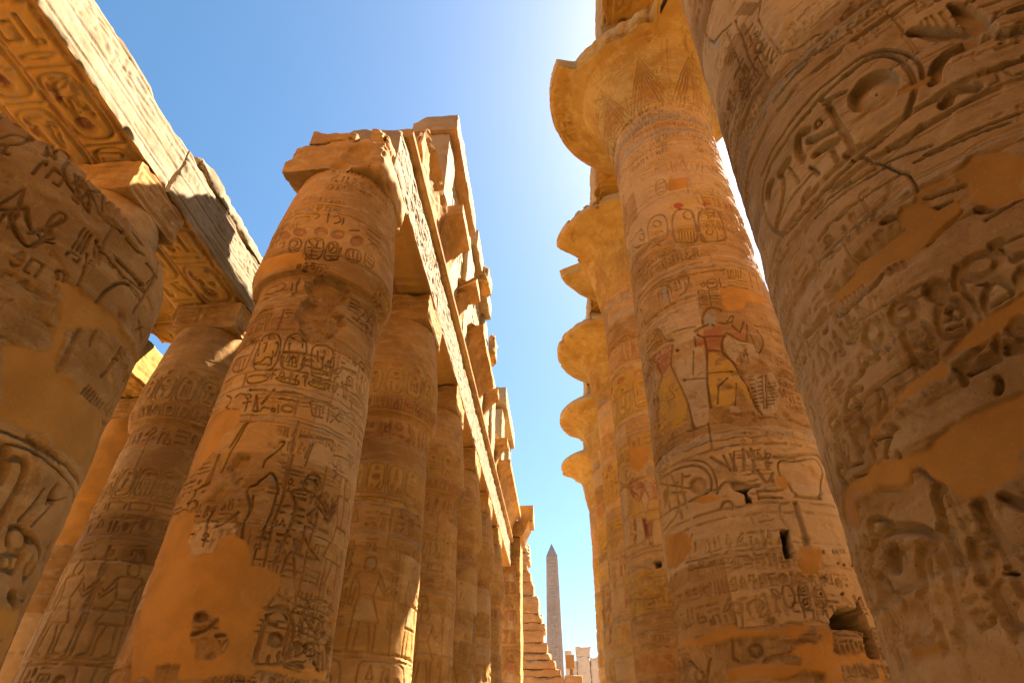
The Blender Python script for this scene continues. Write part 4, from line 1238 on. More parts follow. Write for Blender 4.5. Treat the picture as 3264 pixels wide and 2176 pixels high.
'R2': '''
k|wht,0.48|-1217,1831 -1010,1700 -1221,1569 -1400,1477 -1131,1414 -1664,1433 -1667,1706
k|wht,0.56|-669,1758 -467,1731 -493,1587 -595,1561 -679,1639
k|wht,0.56|-922,1544 -809,1534 -761,1403 -988,1406
k|wht,0.48|-1132,1900 -875,1862 -883,1791 -1091,1785 -1178,1826
k|red,0.99|-1464,1838 -1104,1763 -902,1805 -680,1780 -659,1711 -799,1712 -796,1666 -996,1669 -1057,1728 -1224,1759 -1426,1796
k|red,0.88|-1157,1860 -1042,1842 -1075,1813 -1160,1823
k|yel,1|-965,1675 -758,1651 -713,1537 -809,1534 -1205,1562 -1081,1621
k|redd,0.99|-1041,1550 -922,1544 -1027,1409 -1102,1406
k|redd,0.99|-807,1539 -703,1536 -680,1408 -764,1396
s|0.03,0.024|-970,1666 -1205,1562
s|0.03,0.024|-760,1646 -692,1514 -648,1395
s|0.03,0.024|-922,1544 -1029,1404 -1302,1393
s|0.03,0.024|-788,1532 -763,1398 -923,1385
c|0.04,0.024|-1153,1865 -1069,1885 -947,1883 -857,1848
s|0.03,0.024|-642,1773 -649,1710 -776,1710
s|0.03,0.024|-1473,1833 -1104,1763 -1016,1689
p||-966,1991 -816,1992 -593,1981 -487,1947 -532,1865 -659,1828 -836,1839 -941,1894
e|0.04|-614,1789 -424,1828 -449,1730 -560,1732
s|0.02,0.024|-1667,1411 -772,1378
o|0.04,0.03|-1667,1270 -1230,1283 -849,1253 -645,1225 -561,1167 -617,1102 -768,1083 -1668,1132
k|yel,0.77|-1471,1262 -956,1257 -648,1217 -601,1138 -706,1091 -1668,1140
f|0.05,0.05|-658,1164 -673,1151 -705,1143 -749,1139 -795,1142 -836,1150 -863,1162 -867,1176 -850,1188 -814,1197 -768,1200 -722,1197 -684,1189 -662,1177
s|0.05,0.04|-1667,1229 -1668,1164
s|0.04,0.04|-1279,1214 -1286,1159
s|0.04,0.04|-984,1200 -978,1137
s|0.04,0.024|-1119,1194 -1087,1168
s|0.03,0.024|-943,1204 -839,1201
v|0.4|-640,1267 -517,1265 -509,1237 -626,1235
c|0.04,0.04|-568,1122 -520,1142 -454,1147
o|0.03,0.02|-1639,1016 -1651,1035 -1664,1023 -1666,978 -1661,919 -1641,911
f|0.03,0.05|-1665,982 -1664,973 -1663,966 -1661,963 -1659,963 -1658,967 -1656,973 -1656,982 -1657,990 -1658,997 -1660,1001 -1662,1001 -1664,997 -1665,990
s|0.04,0.024|-1640,986 -1640,948
s|0.04,0.024|-1646,1001 -1645,948
s|0.03,0.024|-1652,1008 -1653,926
s|0.03,0.024|-1061,915 -1054,893
s|0.03,0.024|-958,910 -952,889
s|0.03,0.024|-867,906 -862,885
s|0.03,0.024|-784,902 -780,881
s|0.03,0.024|-707,899 -703,878
s|0.03,0.024|-634,896 -631,876
s|0.03,0.024|-565,894 -562,874
s|0.02,0.024|-1098,924 -479,912
e|0.04|-1641,782 -1665,796 -1664,714 -1642,714
o|0.024,0.02|-551,736 -559,729 -574,724 -595,721 -616,722 -634,725 -645,731 -646,738 -638,745 -622,750 -601,753 -580,752 -563,749 -552,743
s|0.025,0.024|-1400,840 -1417,765
s|0.025,0.024|-1228,832 -1241,758
s|0.025,0.024|-1106,827 -1118,753
s|0.025,0.024|-1006,822 -1017,749
s|0.025,0.024|-918,819 -930,746
s|0.02,0.024|-815,862 -871,693
''',
}
M_small = stone('sandstone', (.62, .305, .080), (.41, .195, .050), (.70, .405, .145), plaster=(.68, .30, .052), stain=(.20, .095, .028), stain_amt=.7)
M_great = stone('warm_sandstone', (.62, .325, .105), (.41, .205, .062), (.71, .43, .175), plaster=(.63, .27, .048), stain=(.21, .11, .035), stain_amt=.7)
M_bell = stone('ochre_sandstone', (.62, .35, .085), (.46, .225, .04), (.68, .44, .15), stain=(.26, .11, .015), stain_amt=.75)
M_pale = stone('pale_sandstone', (.38, .262, .138), (.30, .195, .09), (.44, .315, .18), bump=.4, stain=(.46, .31, .18), stain_amt=.4)
M_soffit = stone('painted_ceiling_stone', (.55, .30, .06), (.42, .20, .035), (.60, .36, .11))
M_block = stone('masonry_sandstone', (.52, .27, .105), (.43, .20, .065), (.58, .34, .15), joints=(1.7, .85))
M_gold = stone('golden_sandstone', (.48, .32, .15), (.40, .25, .105), (.54, .38, .20), bump=.4)
M_far = stone('bleached_limestone', (.66, .50, .36), (.56, .40, .27), (.70, .56, .42), joints=(1.5, .9))
M_granite = stone('grey_granite', (.37, .30, .25), (.32, .255, .21), (.41, .34, .29), bump=.2, scale=.5)
M_dark = stone('low_bounce_masonry', (.36, .20, .085), (.30, .165, .065), (.40, .23, .10), joints=(1.7, .85))  # tone chosen to limit light bounced from the unseen walls
M_sand = stone('trodden_sand', (.33, .22, .115), (.29, .19, .095), (.37, .25, .14), scale=.6)
M_slot = stone('grille_stone', (.66, .46, .23), (.60, .40, .18), (.70, .51, .28))

SMALL = [(0, 1.5), (1.6, 1.44), (3.2, 1.345), (4.6, 1.32), (7.1, 1.25), (9.02, 1.17), (9.08, 1.30), (9.4, 1.38), (10.4, 1.32), (11.7, 1.18), (12.3, 1.08)]
BIG = [(0, 1.72), (3.1, 1.66), (5.9, 1.61), (8.6, 1.54), (10.8, 1.5), (14, 1.45), (16.5, 1.43), (16.55, 1.5), (17.2, 1.64), (17.8, 1.7), (18.3, 1.8), (18.7, 1.93), (19.0, 2.2), (19.2, 2.6), (19.35, 3.1), (19.45, 3.25), (19.74, 3.28)]
STUMP = [(0, 1.5), (2.2, 1.40), (4, 1.345), (5.6, 1.325), (5.75, 1.28), (5.85, 1.15), (5.9, .6), (5.92, .05)]

def small_layout(cv, rr, seed, paint=.6, lo=None, hi=None, detail=1.):
    """registers of carving round a bud column (u in metres along the surface)"""
    rnd = random.Random(seed); U0 = cv.u[0] if lo is None else lo * rr; U1 = cv.u[-1] if hi is None else hi * rr
    if U1 <= U0: return
    d = .030 * detail; lw = .026
    if lo is None:
        for z0, z1, c, a in ((9.52, 10.66, 'yel', .45), (8.3, 8.96, 'org', .35), (6.88, 7.7, 'yel', .45), (6.02, 6.54, 'och', .3), (3.46, 5.9, 'yel', .25)): cv.band(z0, z1, c, a * paint * 1.3)
    n = int((U1 - U0) / .34)
    for i in range(n):
        u = U0 + i * .34
        cv.stroke([(u, 9.14), (u + .27, 9.14), (u + .27, 9.46), (u, 9.46)], lw, d, True)
        cv.color([(u, 9.14), (u + .27, 9.14), (u + .27, 9.46), (u, 9.46)], rnd.choice(('red', 'yel', 'och')), paint * .8)
        sign(cv, rnd.choice(NAMES), u + .04, 9.18, .2, .24, d, lw * .8)
    if lo is None: frieze(cv, U0, U1, 9.54, 10.62, d, lw, rnd, .42, ('redb', paint), ('yel', paint * .4))
    textrow(cv, U0, U1, 8.33, 8.93, d, lw, rnd, .42)
    frieze(cv, U0, U1, 6.9, 7.66, d, lw, rnd, .40, None, ('yel', paint * .7))
    u = U0
    while u < U1:
        P = [(u, 6.6), (u + .4, 6.6), (u + .44, 6.78), (u - .04, 6.78)]
        cv.color(P, 'yel', paint); cv.stroke(P, lw * .8, d * .7, True); u += .54
    textrow(cv, U0, U1, 6.04, 6.5, d, lw, rnd, .36)
    u = U0 + rnd.uniform(0, .4)
    while u < U1:
        figure(cv, u, 3.5, 2.0, rnd.random() < .5, d, lw * .9, ('red', rnd.choice(('yel', 'wht')), rnd.choice(('blue', 'och')), paint * .75), rnd.random() < .5)
        stack(cv, u + .5, 4.0, 5.75, .2, d, lw * .8, rnd); stack(cv, u - .2, 5.55, 5.85, .3, d, lw * .8, rnd); u += rnd.uniform(1.05, 1.35)
    u = U0 + rnd.uniform(-.5, 0)
    while u < U1:
        P = np.array([(0, .08), (.1, 0), (.9, 0), (1.0, .2), (1.0, .6), (.9, .78), (.1, .78), (0, .7)]) * (1.15, 1) + (u, 2.62)
        cv.stroke(P, lw * 1.3, d * 1.2, True, True); sign(cv, 'sun', u + .75, 2.85, .3, .32, d * 1.6, lw)
        stack(cv, u + .12, 2.7, 3.3, .26, d * 1.3, lw, rnd); stack(cv, u + .44, 2.7, 3.3, .26, d * 1.3, lw, rnd); u += 1.45

def small_rings(cv, paint=.5):
    for z, w, dd in ((8.98, .03, .012), (8.27, .04, .018), (7.72, .03, .012), (6.86, .035, .016), (6.56, .03, .012), (6.01, .03, .014), (5.90, .03, .014), (3.44, .05, .022), (2.58, .05, .02), (10.68, .03, .014), (11.02, .03, .014), (9.50, .03, .014)):
        cv.ring(z, w, dd)
    cv.band(5.92, 6.0, 'blue', paint * .6); cv.band(6.53, 6.58, 'blue', paint * .6); cv.band(7.68, 7.72, 'blue', paint * .4)

def big_layout(cv, rr, seed, paint=.8, lo=None, hi=None):
    rnd = random.Random(seed); U0 = cv.u[0] if lo is None else lo * rr; U1 = cv.u[-1] if hi is None else hi * rr
    if U1 <= U0: return
    d = .030; lw = .03
    if lo is None:
        for z0, z1, c, a in ((11.1, 12.8, 'yel', .9), (13.15, 14.35, 'org', .6), (9.52, 10.3, 'yel', .7), (6.75, 9.4, 'yel', .35), (5.1, 6.1, 'yel', .6), (3.2, 4.1, 'org', .5)): cv.band(z0, z1, c, a * paint)
    frieze(cv, U0, U1, 13.2, 14.3, d * .8, lw, rnd, .42, None, ('yel', paint * .35))
    frieze(cv, U0, U1, 11.15, 12.75, d, lw, rnd, .62, ('redb', paint), ('yel', paint))
    textrow(cv, U0, U1, 9.55, 10.25, d, lw, rnd, .42)
    u = U0 + rnd.uniform(.3, .9)
    while u < U1:
        cv.color([(u - .8, 6.75), (u + .75, 6.75), (u + .7, 9.3), (u - .7, 9.4)], 'wht', paint * .6)
        figure(cv, u, 6.75, 2.5, rnd.random() < .5, d * 1.2, lw, ('red', 'yel', rnd.choice(('grey', 'och')), paint), rnd.random() < .4)
        stack(cv, u + .75, 7.3, 9.3, .26, d, lw * .8, rnd); u += rnd.uniform(1.5, 1.9)
    u = U0 + rnd.uniform(-.5, 0)
    while u < U1:
        P = np.array([(0, .1), (.1, 0), (.9, 0), (1.0, .2), (1.0, .72), (.9, .92), (.1, .92), (0, .8)]) * (1.6, 1) + (u, 5.15)
        cv.stroke(P, lw * 1.4, d * 1.4, True, True); cv.color(P, 'yel', paint * .6); sign(cv, 'sun', u + 1.1, 5.45, .38, .4, d * 2, lw)
        for k in range(3): stack(cv, u + .14 + k * .3, 5.25, 5.98, .26, d * 1.5, lw, rnd)
        u += 1.95
    textrow(cv, U0, U1, 4.17, 4.4, d, lw * .8, rnd, .24)
    frieze(cv, U0, U1, 3.2, 4.08, d, lw * .8, rnd, .3, ('redb', paint * .5), None)

def big_rings(cv, paint=.8):
    for z, w, dd in ((16.2, .04, .015), (15.9, .04, .015), (15.55, .04, .015), (15.25, .04, .015), (14.95, .04, .02), (14.4, .03, .012), (13.1, .03, .012), (12.88, .035, .018), (11.05, .04, .018), (10.5, .04, .016), (10.36, .04, .02), (9.48, .03, .01), (6.62, .05, .022), (6.42, .04, .018), (6.27, .04, .018), (6.12, .05, .022), (5.08, .05, .022), (4.92, .05, .02), (4.45, .03, .012), (4.12, .03, .012)):
        cv.ring(z, w, dd)
    for z0, z1, c, a in ((15.9, 16.2, 'blue', .5), (15.25, 15.55, 'grey', .6), (15.55, 15.9, 'org', .4), (10.38, 10.5, 'grey', .6), (6.29, 6.4, 'blue', .4)): cv.band(z0, z1, c, a * paint)

def bell_layout(cv, rr, seed):
    """nested leaf chevrons and stalks on an open papyrus bell"""
    rnd = random.Random(seed); u = cv.u[0] - .2; k = 0
    while u < cv.u[-1]:
        for j, c in enumerate(('org', 'yel', 'red')):
            q = .12 * j; cv.color([(u + q, 16.62), (u + .62, 18.5 - q * 1.5), (u + 1.24 - q, 16.62)], c, .6)
        for j in range(4):
            q = .12 * j; cv.stroke([(u + q, 16.62), (u + .62, 18.55 - q * 1.6), (u + 1.24 - q, 16.62)], .035, .016)
        for j in range(7):
            a = u + .62 + (j - 3) * .16; cv.stroke([(a, 18.3), (a + (j - 3) * .03, 18.9)], .022, .006)
        for j in range(3): cv.stroke([(u + .92 + j * .3, 16.65), (u + 1.0 + j * .24, 17.4)], .03, .012)
        u += 1.24
    cv.ring(18.25, .04, .014); cv.band(19.43, 19.74, 'wht', .4); weather(cv, seed + 50, .02)
    for k in range(5):
        u = rnd.uniform(cv.u[0], cv.u[-1]); cv.stroke([(u, 16.6), (u + .05, 18.9)], .02, .012)

def column(name, label, group, C, prof, zsplit, mat, cap_mat, rr, t0, t1, zlo, res, seed, layout, rings, traced=None, clip=None, cap_layout=None, rim=False, drum=1.05, abacus=None, under=None, warp=None, zhi=None):
    x0, y0 = C
    root = empty(name, (x0, y0, 0), label, 'column', group)
    zs = np.array([p[0] for p in prof]); rs = np.array([p[1] for p in prof]); ztop = zs[-1]
    nu = int((t1 - t0) * rr / res) + 1; nv = int(((zhi or ztop) - zlo) / (res * 1.08)) + 1
    cv = Canvas(t0 * rr, t1 * rr, zlo, zhi or ztop, nu, nv, seed)
    rnd = random.Random(seed * 7 + 1)
    # drum joints
    z = 1.1 + rnd.uniform(0, .4)
    while z < (zsplit if zsplit else ztop) - .5:
        D = np.abs(cv.v[:, None] - z - cv.wob * .04)
        cv.dep = np.maximum(cv.dep, .045 * (1 - sstep(max(.008, res * .6), max(.018, res * 1.3), D)) * sstep(.30, .46, cv.fl))
        u = rnd.uniform(t0, t1) * rr; cv.stroke([(u, z), (u + rnd.uniform(-.02, .02), z + drum)], max(.014, res), .012)
        jj = (cv.v >= z) & (cv.v < z + drum); a, c_ = rnd.uniform(-.25, .25), rnd.uniform(-.25, .25); cv.tint[jj] = np.where(cv.u < u, a, c_)[None, :]; cv.add[jj] += np.where(cv.u < u, rnd.uniform(-.012, .012), rnd.uniform(-.012, .012))[None, :].astype(np.float32)
        if rnd.random() < .6: cv.color([(cv.u[0] - 1, z - .03), (cv.u[-1] + 1, z - .025), (cv.u[-1] + 1, z + .03), (cv.u[0] - 1, z + .02)], 'wht', .45)
        for _ in range(14):
            cu, r_ = rnd.uniform(t0, t1) * rr, rnd.uniform(.02, .10); pp = [(cu + r_ * (1.6 * math.cos(q_ * .9) + rnd.uniform(-.3, .3)), z + r_ * (.7 * math.sin(q_ * .9) + rnd.uniform(-.3, .3))) for q_ in range(7)]
            cv.sunk(pp, .02, rnd.uniform(.012, .03))
        z += drum
    if under: under(cv)
    if layout: layout(cv)
    if rings: rings(cv)
    if traced: cv.traced(traced, rr)
    if cap_layout: cap_layout(cv)
    th_f = np.linspace(t0, t1, nu); gap = 2 * math.pi - (t1 - t0); nc = max(6, int(gap / .10))
    th = np.concatenate([th_f, t1 + gap * np.arange(1, nc) / nc]); nt = len(th)
    def pad(a, val=0.): return np.concatenate([a, np.full((a.shape[0], nt - nu) + a.shape[2:], val, np.float32)], 1)
    dep = pad(cv.depth()); pnt = pad(cv.paint); pla = pad(cv.pl); tnt = pad(cv.tint)
    # soften to nothing at the edge of the detailed part
    def build(part, za, zb, m, cap_top=False):
        jj = np.where((cv.v >= za - 1e-4) & (cv.v <= zb + 1e-4))[0]
        zz = cv.v[jj].astype(np.float64); low = za < zlo - .01
        zc = np.arange(0.55, zlo - .02, .25) if low else np.array([])
        ze = np.arange(max(za, zhi + .05), zb + .001, .08) if zhi else np.array([])
        Z = np.concatenate([zc, zz, ze]); n0 = len(zc); n1 = len(ze)
        if not low and za > zlo: Z[0] = za + .001
        def ends(a): return np.concatenate([np.zeros((n0,) + a.shape[1:]), a[jj], np.zeros((n1,) + a.shape[1:])])
        if zb == zsplit: Z[-1] = zb
        d = ends(dep); p = ends(pnt); q = ends(pla); tt = ends(tnt)
        r = np.interp(Z, zs, rs); dr = np.gradient(r, Z) if len(Z) > 2 else 0 * r
        dr = np.clip(dr, -3, 3); k = 1 / np.sqrt(1 + dr * dr)
        T = th[None, :] + 0 * Z[:, None]; R = r[:, None] + 0 * T; ZZ = Z[:, None] + 0 * T
        big = (fbm(np.sin(T) * 1.3 + x0, np.cos(T) * 1.3 + y0, ZZ * .8, seed + 3, 3) - .5) * .035
        d = d - big
        R = R - d * k[:, None]; ZZ = ZZ + d * (dr * k)[:, None]
        if clip: R = np.minimum(R, clip(T, ZZ))
        X = x0 + R * np.sin(T); Y = y0 - R * np.cos(T)
        V = np.stack([X, Y, ZZ], -1).reshape(-1, 3); nz = len(Z)
        if warp: V = warp(V)
        a = np.arange(nz - 1)[:, None] * nt; b = np.arange(nt)[None, :]; b1 = (b + 1) % nt
        F = np.stack([a + b, a + b1, a + nt + b1, a + nt + b], -1).reshape(-1, 4)
        tris = None
        if cap_top:
            V = np.concatenate([V, [[x0, y0, V[-nt:, 2].mean() + .01]]]); top = (nz - 1) * nt
            bb = np.arange(nt); tris = np.stack([top + bb, top + (bb + 1) % nt, np.full(nt, len(V) - 1)], -1)
            p = np.concatenate([p.reshape(-1, 4), [[0, 0, 0, 0]]]); q = np.concatenate([q.ravel(), [0]]); tt = np.concatenate([tt.ravel(), [0]])
        return mesh_obj(part, V, F, m, root, p.reshape(-1, 4), q.ravel(), True, tris, tt.ravel())
    if zsplit:
        build('shaft', 0, zsplit, mat); build('capital', zsplit, ztop, cap_mat, True)
    else:
        build('shaft', 0, ztop, mat, True)
    # round base
    n = 48; bz = [0, .45, .55, .56]; br = [rs[0] * 1.32, rs[0] * 1.32, rs[0] * 1.25, rs[0] * .9]
    V = [(x0 + r * math.sin(2 * math.pi * i / n), y0 - r * math.cos(2 * math.pi * i / n), z) for z, r in zip(bz, br) for i in range(n)]
    F = [(j * n + i, j * n + (i + 1) % n, (j + 1) * n + (i + 1) % n, (j + 1) * n + i) for j in range(3) for i in range(n)]
    mesh_obj('base', V, F, mat, root)
    if abacus: abacus(root)
    return root

def carved_box(name, mat, x0, x1, y0, y1, z0, z1, step=.08, carve=None, rough=.02, chip=.10, bites=(), parent=None, seed=0, taper=None, rot=0, steps=None, skip=()):
    """a dressed block: six gridded faces, worn by noise, carved with the functions in carve {face: f(canvas)}"""
    carve = carve or {}; Vs, Fs, Ps, base = [], [], [], 0
    lo = np.array([x0, y0, z0], float); hi = np.array([x1, y1, z1], float); L = hi - lo
    sx = steps or (step, step, step)
    n = [max(2, int(round(L[i] / sx[i])) + 1) for i in range(3)]
    for ax in range(3):
        ua, va = [(1, 2), (0, 2), (0, 1)][ax]
        for side in (0, 1):
            f = 'xyz'[ax] + str(side)
            if f in skip: continue
            nu, nv = n[ua], n[va]; dep = np.zeros((nv, nu)); pt = np.zeros((nv, nu, 4))
            u = np.linspace(lo[ua], hi[ua], nu); v = np.linspace(lo[va], hi[va], nv)
            if f in carve:
                cv = Canvas(lo[ua], hi[ua], lo[va], hi[va], nu, nv, seed + ax * 2 + side); carve[f](cv); dep = cv.depth(); pt = cv.paint
                ed = np.minimum(np.minimum(u - lo[ua], hi[ua] - u)[None, :], np.minimum(v - lo[va], hi[va] - v)[:, None]); dep = dep * sstep(0, .05, ed)
            P = np.zeros((nv, nu, 3)); P[..., ua] = u[None, :]; P[..., va] = v[:, None]; P[..., ax] = (hi if side else lo)[ax] + (-dep if side else dep)
            a = base + np.arange(nv - 1)[:, None] * nu + np.arange(nu - 1)[None, :]
            F = np.stack([a, a + 1, a + nu + 1, a + nu], -1).reshape(-1, 4)
            if (side == 0) ^ (ax == 1): F = F[:, ::-1]
            Vs.append(P.reshape(-1, 3)); Fs.append(F); Ps.append(pt.reshape(-1, 4)); base += nu * nv
    V = np.concatenate(Vs); F = np.concatenate(Fs); Pn = np.concatenate(Ps)
    Q = np.clip(V, lo, hi); c = (lo + hi) / 2
    dd = np.sort(np.minimum(Q - lo, hi - Q), 1); e = np.exp(-dd[:, 1] / .10)
    s = seed * 1.37
    nn = fbm(V[:, 0] * 1.6 + s, V[:, 1] * 1.6, V[:, 2] * 1.6, seed + 2, 4)
    pull = chip * e * np.clip((nn - .40) * 3.2, 0, 1.6)
    dirv = np.sign(c - Q) * (np.minimum(Q - lo, hi - Q) < .3)
    V = V + dirv * pull[:, None]
    for k in range(3):
        V[:, k] += rough * 2 * (fbm(V[:, 0] * 2.3 + k * 9.1, V[:, 1] * 2.3 + s, V[:, 2] * 2.3, seed + 20 + k, 4) - .5)
    for bc, br in bites:
        bc = np.array(bc, float); w = V - bc; D = np.linalg.norm(w, axis=1) + 1e-6
        r = br * (.8 + .45 * fbm(V[:, 0] * 2.2, V[:, 1] * 2.2, V[:, 2] * 2.2, seed + 31, 4)); I = D < r
        V[I] = bc + w[I] / D[I, None] * r[I, None]
    if taper: V = taper(V)
    if rot:
        cc, ss = math.cos(rot), math.sin(rot); w = V[:, :2] - c[:2]; V[:, 0] = c[0] + cc * w[:, 0] - ss * w[:, 1]; V[:, 1] = c[1] + ss * w[:, 0] + cc * w[:, 1]
    return mesh_obj(name, V, F, mat, parent, Pn, None, True)

def extrude_y(name, mat, prof, y0, y1, step=.15, parent=None, seed=0, rough=.03, endcut=0.35, close=True):
    """a moulding: a closed (x, z) outline swept along y, worn, with ragged broken ends"""
    P = []
    for (a, b), (c_, d_) in zip(prof, prof[1:] + prof[:1]):
        k = max(1, int(math.hypot(c_ - a, d_ - b) / .12))
        P += [(a + (c_ - a) * i / k, b + (d_ - b) * i / k) for i in range(k)]
    P = np.array(P); n = len(P); ny = max(3, int((y1 - y0) / step) + 1); Y = np.linspace(y0, y1, ny)
    X = np.repeat(P[None, :, 0], ny, 0); Z = np.repeat(P[None, :, 1], ny, 0); YY = np.repeat(Y[:, None], n, 1)
    jag = (fbm(X * 2.5 + seed, Z * 2.5, X * 0 + seed * .37, seed, 3) - .5) * 2 * endcut
    t = (YY - y0) / (y1 - y0); YY = YY + jag * (1 - np.clip(t * (y1 - y0) / .9, 0, 1)) - jag * (1 - np.clip((1 - t) * (y1 - y0) / .9, 0, 1))
    for A, k in ((X, 0), (Z, 1)): A += rough * 2 * (fbm(X * 2 + k * 7, YY * 2, Z * 2 + seed, seed + k, 4) - .5)
    V = np.stack([X, YY, Z], -1).reshape(-1, 3)
    a = np.arange(ny - 1)[:, None] * n; b = np.arange(n)[None, :]; b1 = (b + 1) % n
    F = np.stack([a + b, a + n + b, a + n + b1, a + b1], -1).reshape(-1, 4)
    cs = [V[:n].mean(0), V[-n:].mean(0)]; V = np.concatenate([V, cs]); bb = np.arange(n)
    t1 = np.stack([bb, (bb + 1) % n, np.full(n, len(V) - 2)], -1); t2 = np.stack([(bb + 1) % n, bb, np.full(n, len(V) - 1)], -1) + np.array([(ny - 1) * n, (ny - 1) * n, 0])
    return mesh_obj(name, V, F, mat, parent, None, None, False, np.concatenate([t1, t2]))

# ------------------------------------------------------------------ ground
def ground():
    n = 60; g = np.linspace(-1, 1, n); g = np.sign(g) * np.abs(g) ** 2.2 * 400
    X, Y = np.meshgrid(g, g); Z = (fbm(X * .4, Y * .4, X * 0, 3, 3) - .5) * .05
    a = np.arange(n - 1)[:, None] * n + np.arange(n - 1)[None, :]
    tag(mesh_obj('ground', np.stack([X, Y + 20, Z], -1).reshape(-1, 3), np.stack([a, a + 1, a + n + 1, a + n], -1).reshape(-1, 4), M_sand), kind='structure')
ground()

# ------------------------------------------------------------------ the row of bud columns on the left of the aisle
LX, LY0, LS = -4.68, 8.86, 5.219
def small_abacus(x0, y0, hx=1.08, hy=.98, **kw):
    def f(root):
        def front(cv):
            cv.stroke([(cv.u[0] + .12, cv.v[0] + .12), (cv.u[-1] - .12, cv.v[0] + .12), (cv.u[-1] - .12, cv.v[-1] - .12), (cv.u[0] + .12, cv.v[-1] - .12)], .04, .02, True)
            textrow(cv, cv.u[0] + .2, cv.u[-1] - .3, cv.v[0] + .25, cv.v[-1] - .2, .016, .03, random.Random(int(y0 * 10)), .3)
        carved_box('abacus', kw.get('mat', M_small), x0 - hx, x0 + hx, y0 - hy, y0 + hy, 12.3, 13.28, kw.get('step', .05), {'y0': front, 'x1': front}, .012, .07, kw.get('bites', ()), root, int(y0 * 7 + x0))
    return f

def a_abacus(root):
    def front(cv): textrow(cv, -5.6, -4.4, 12.5, 13.1, .014, .03, random.Random(5), .3)
    carved_box('abacus', M_small, -5.84, -3.55, 7.75, 9.85, 12.3, 13.3, .04, {'y0': front}, .03, .16, (((-4.2, 7.4, 12.75), .5), ((-4.5, 7.5, 12.35), .35)), root, 4)

A_lab = ['nearest bud column of the left row, carved, patched with smooth orange plaster below', 'second bud column of the left row, half hidden by the plastered one',
         'third bud column of the left row, standing behind the second', 'fourth bud column of the left row, under the lit beam', 'fifth bud column of the left row, its right edge in sun',
         'farthest bud column of the left row, slim and sunlit beside the end pier']
for i in range(6):
    y = LY0 + i * LS; dist = math.hypot(LX, y); res = max(.0095, dist * (.00135 if i < 3 else .00155))
    if i == 0:
        lay = lambda cv: small_layout(cv, 1.3, 11, .5, 1.25, 1.85) or small_layout(cv, 1.3, 12, .4, -1.75, -.95)
        column('papyrus_bud_column', A_lab[0], 'bud columns along the left of the aisle', (LX, y), SMALL, 9.05, M_small, M_small, 1.3, -1.75, 1.85, 1.9, .0098, 1, lay, small_rings, TRACED['A'], abacus=a_abacus, under=lambda cv: (faint(cv, 301, .26, .016), weather(cv, 302, .012)))
    else:
        lay = (lambda s, q: lambda cv: small_layout(cv, 1.3, s, q))(40 + i, .75 if i < 3 else .6)
        column('papyrus_bud_column', A_lab[i], 'bud columns along the left of the aisle', (LX, y), SMALL, 9.05, M_small, M_small, 1.3, -1.5, 1.75, 1.5 + .08 * dist, res, 10 + i, lay, small_rings, abacus=small_abacus(LX, y))

# the broken stump nearest the viewer, and the rows behind
def copy_tree(root, loc, label):
    r = root.copy(); COL.objects.link(r); r.location = loc; r['label'] = label
    for ch in root.children:
        c = ch.copy(); COL.objects.link(c); c.parent = r
    return r
column('broken_column', 'broken round topped column stump at the left edge, patched with plaster', None, (-5.15, 3.6), STUMP, None, M_small, M_small, 1.35, -.6, 2.3, 1.9, .0082, 32, None, None, TRACED['C'], warp=lambda V: np.stack([V[:, 0], V[:, 1], V[:, 2] + sstep(5.0, 5.8, V[:, 2]) * (.34 * np.clip((3.1 - V[:, 1]) / .8, -.1, 1.1) + .22 * (fbm(V[:, 0] * 1.7, V[:, 1] * 1.7, V[:, 2] * 0, 71, 4) - .5))], -1), under=lambda cv: (faint(cv, 303, .34, .018), weather(cv, 304, .022)))
lay = lambda cv: small_layout(cv, 1.3, 77, .3)
behind = column('papyrus_bud_column', 'bud column in deep shade behind the nearest left column, beneath the painted beam', 'bud columns of the rows behind', (-10.6, 14.08), SMALL, 9.05, M_small, M_small, 1.3, -1.4, 1.9, 2.4, .022, 31, lay, small_rings, abacus=small_abacus(-10.6, 14.08))
copy_tree(behind, (-10.6, 8.86, 0), 'bud column carrying the painted beam, behind the broken stump at the left edge')
column('papyrus_bud_column', 'smooth orange column glimpsed between the broken stump and the shaded column', 'bud columns of the rows behind', (-16.5, 19.3), SMALL, 9.05, M_small, M_small, 1.3, -1.4, 1.9, 3.5, .04, 33, lambda cv: cv.pl.__setitem__((slice(0, None), slice(0, None)), (cv.v[:, None] > 7.5) * np.ones_like(cv.pl)), small_rings, abacus=small_abacus(-16.5, 19.3))

# ------------------------------------------------------------------ great open papyrus columns on the right
RX, RY1, RS = 3.496, 10.9, 7.3416
def great_abacus(x0, y0):
    def f(root): carved_box('abacus', M_great, x0 - 1.5, x0 + 1.5, y0 - 1.5, y0 + 1.5, 19.76, 21.2, .09, {}, .03, .12, (), root, int(y0))
    return f
def clipper(segs, seed):
    def f(T, Z):
        R = np.full(T.shape, 9.)
        for a, b, r in segs:
            t = np.arctan2(np.sin(T - (a + b) / 2), np.cos(T - (a + b) / 2)); h = (b - a) / 2
            w = sstep(h + .22, h - .22, np.abs(t) + .3 * (vnoise(T * 3, Z * 2, 0 * T, seed) - .5))
            rr = r + ((.95 if b - a < 5 else .06) * (fbm(np.sin(T) * 2.5 + 5, np.cos(T) * 2.5, Z * 1.5, seed + 1, 5) - .5) - (0 if b - a < 5 else .28) * sstep(.60, .66, fbm(np.sin(T) * 3.1 + 5, np.cos(T) * 3.1, Z * 2.5, seed + 4, 4)))
            R = np.minimum(R, rr + (1 - w) * 6)
        return R
    return f
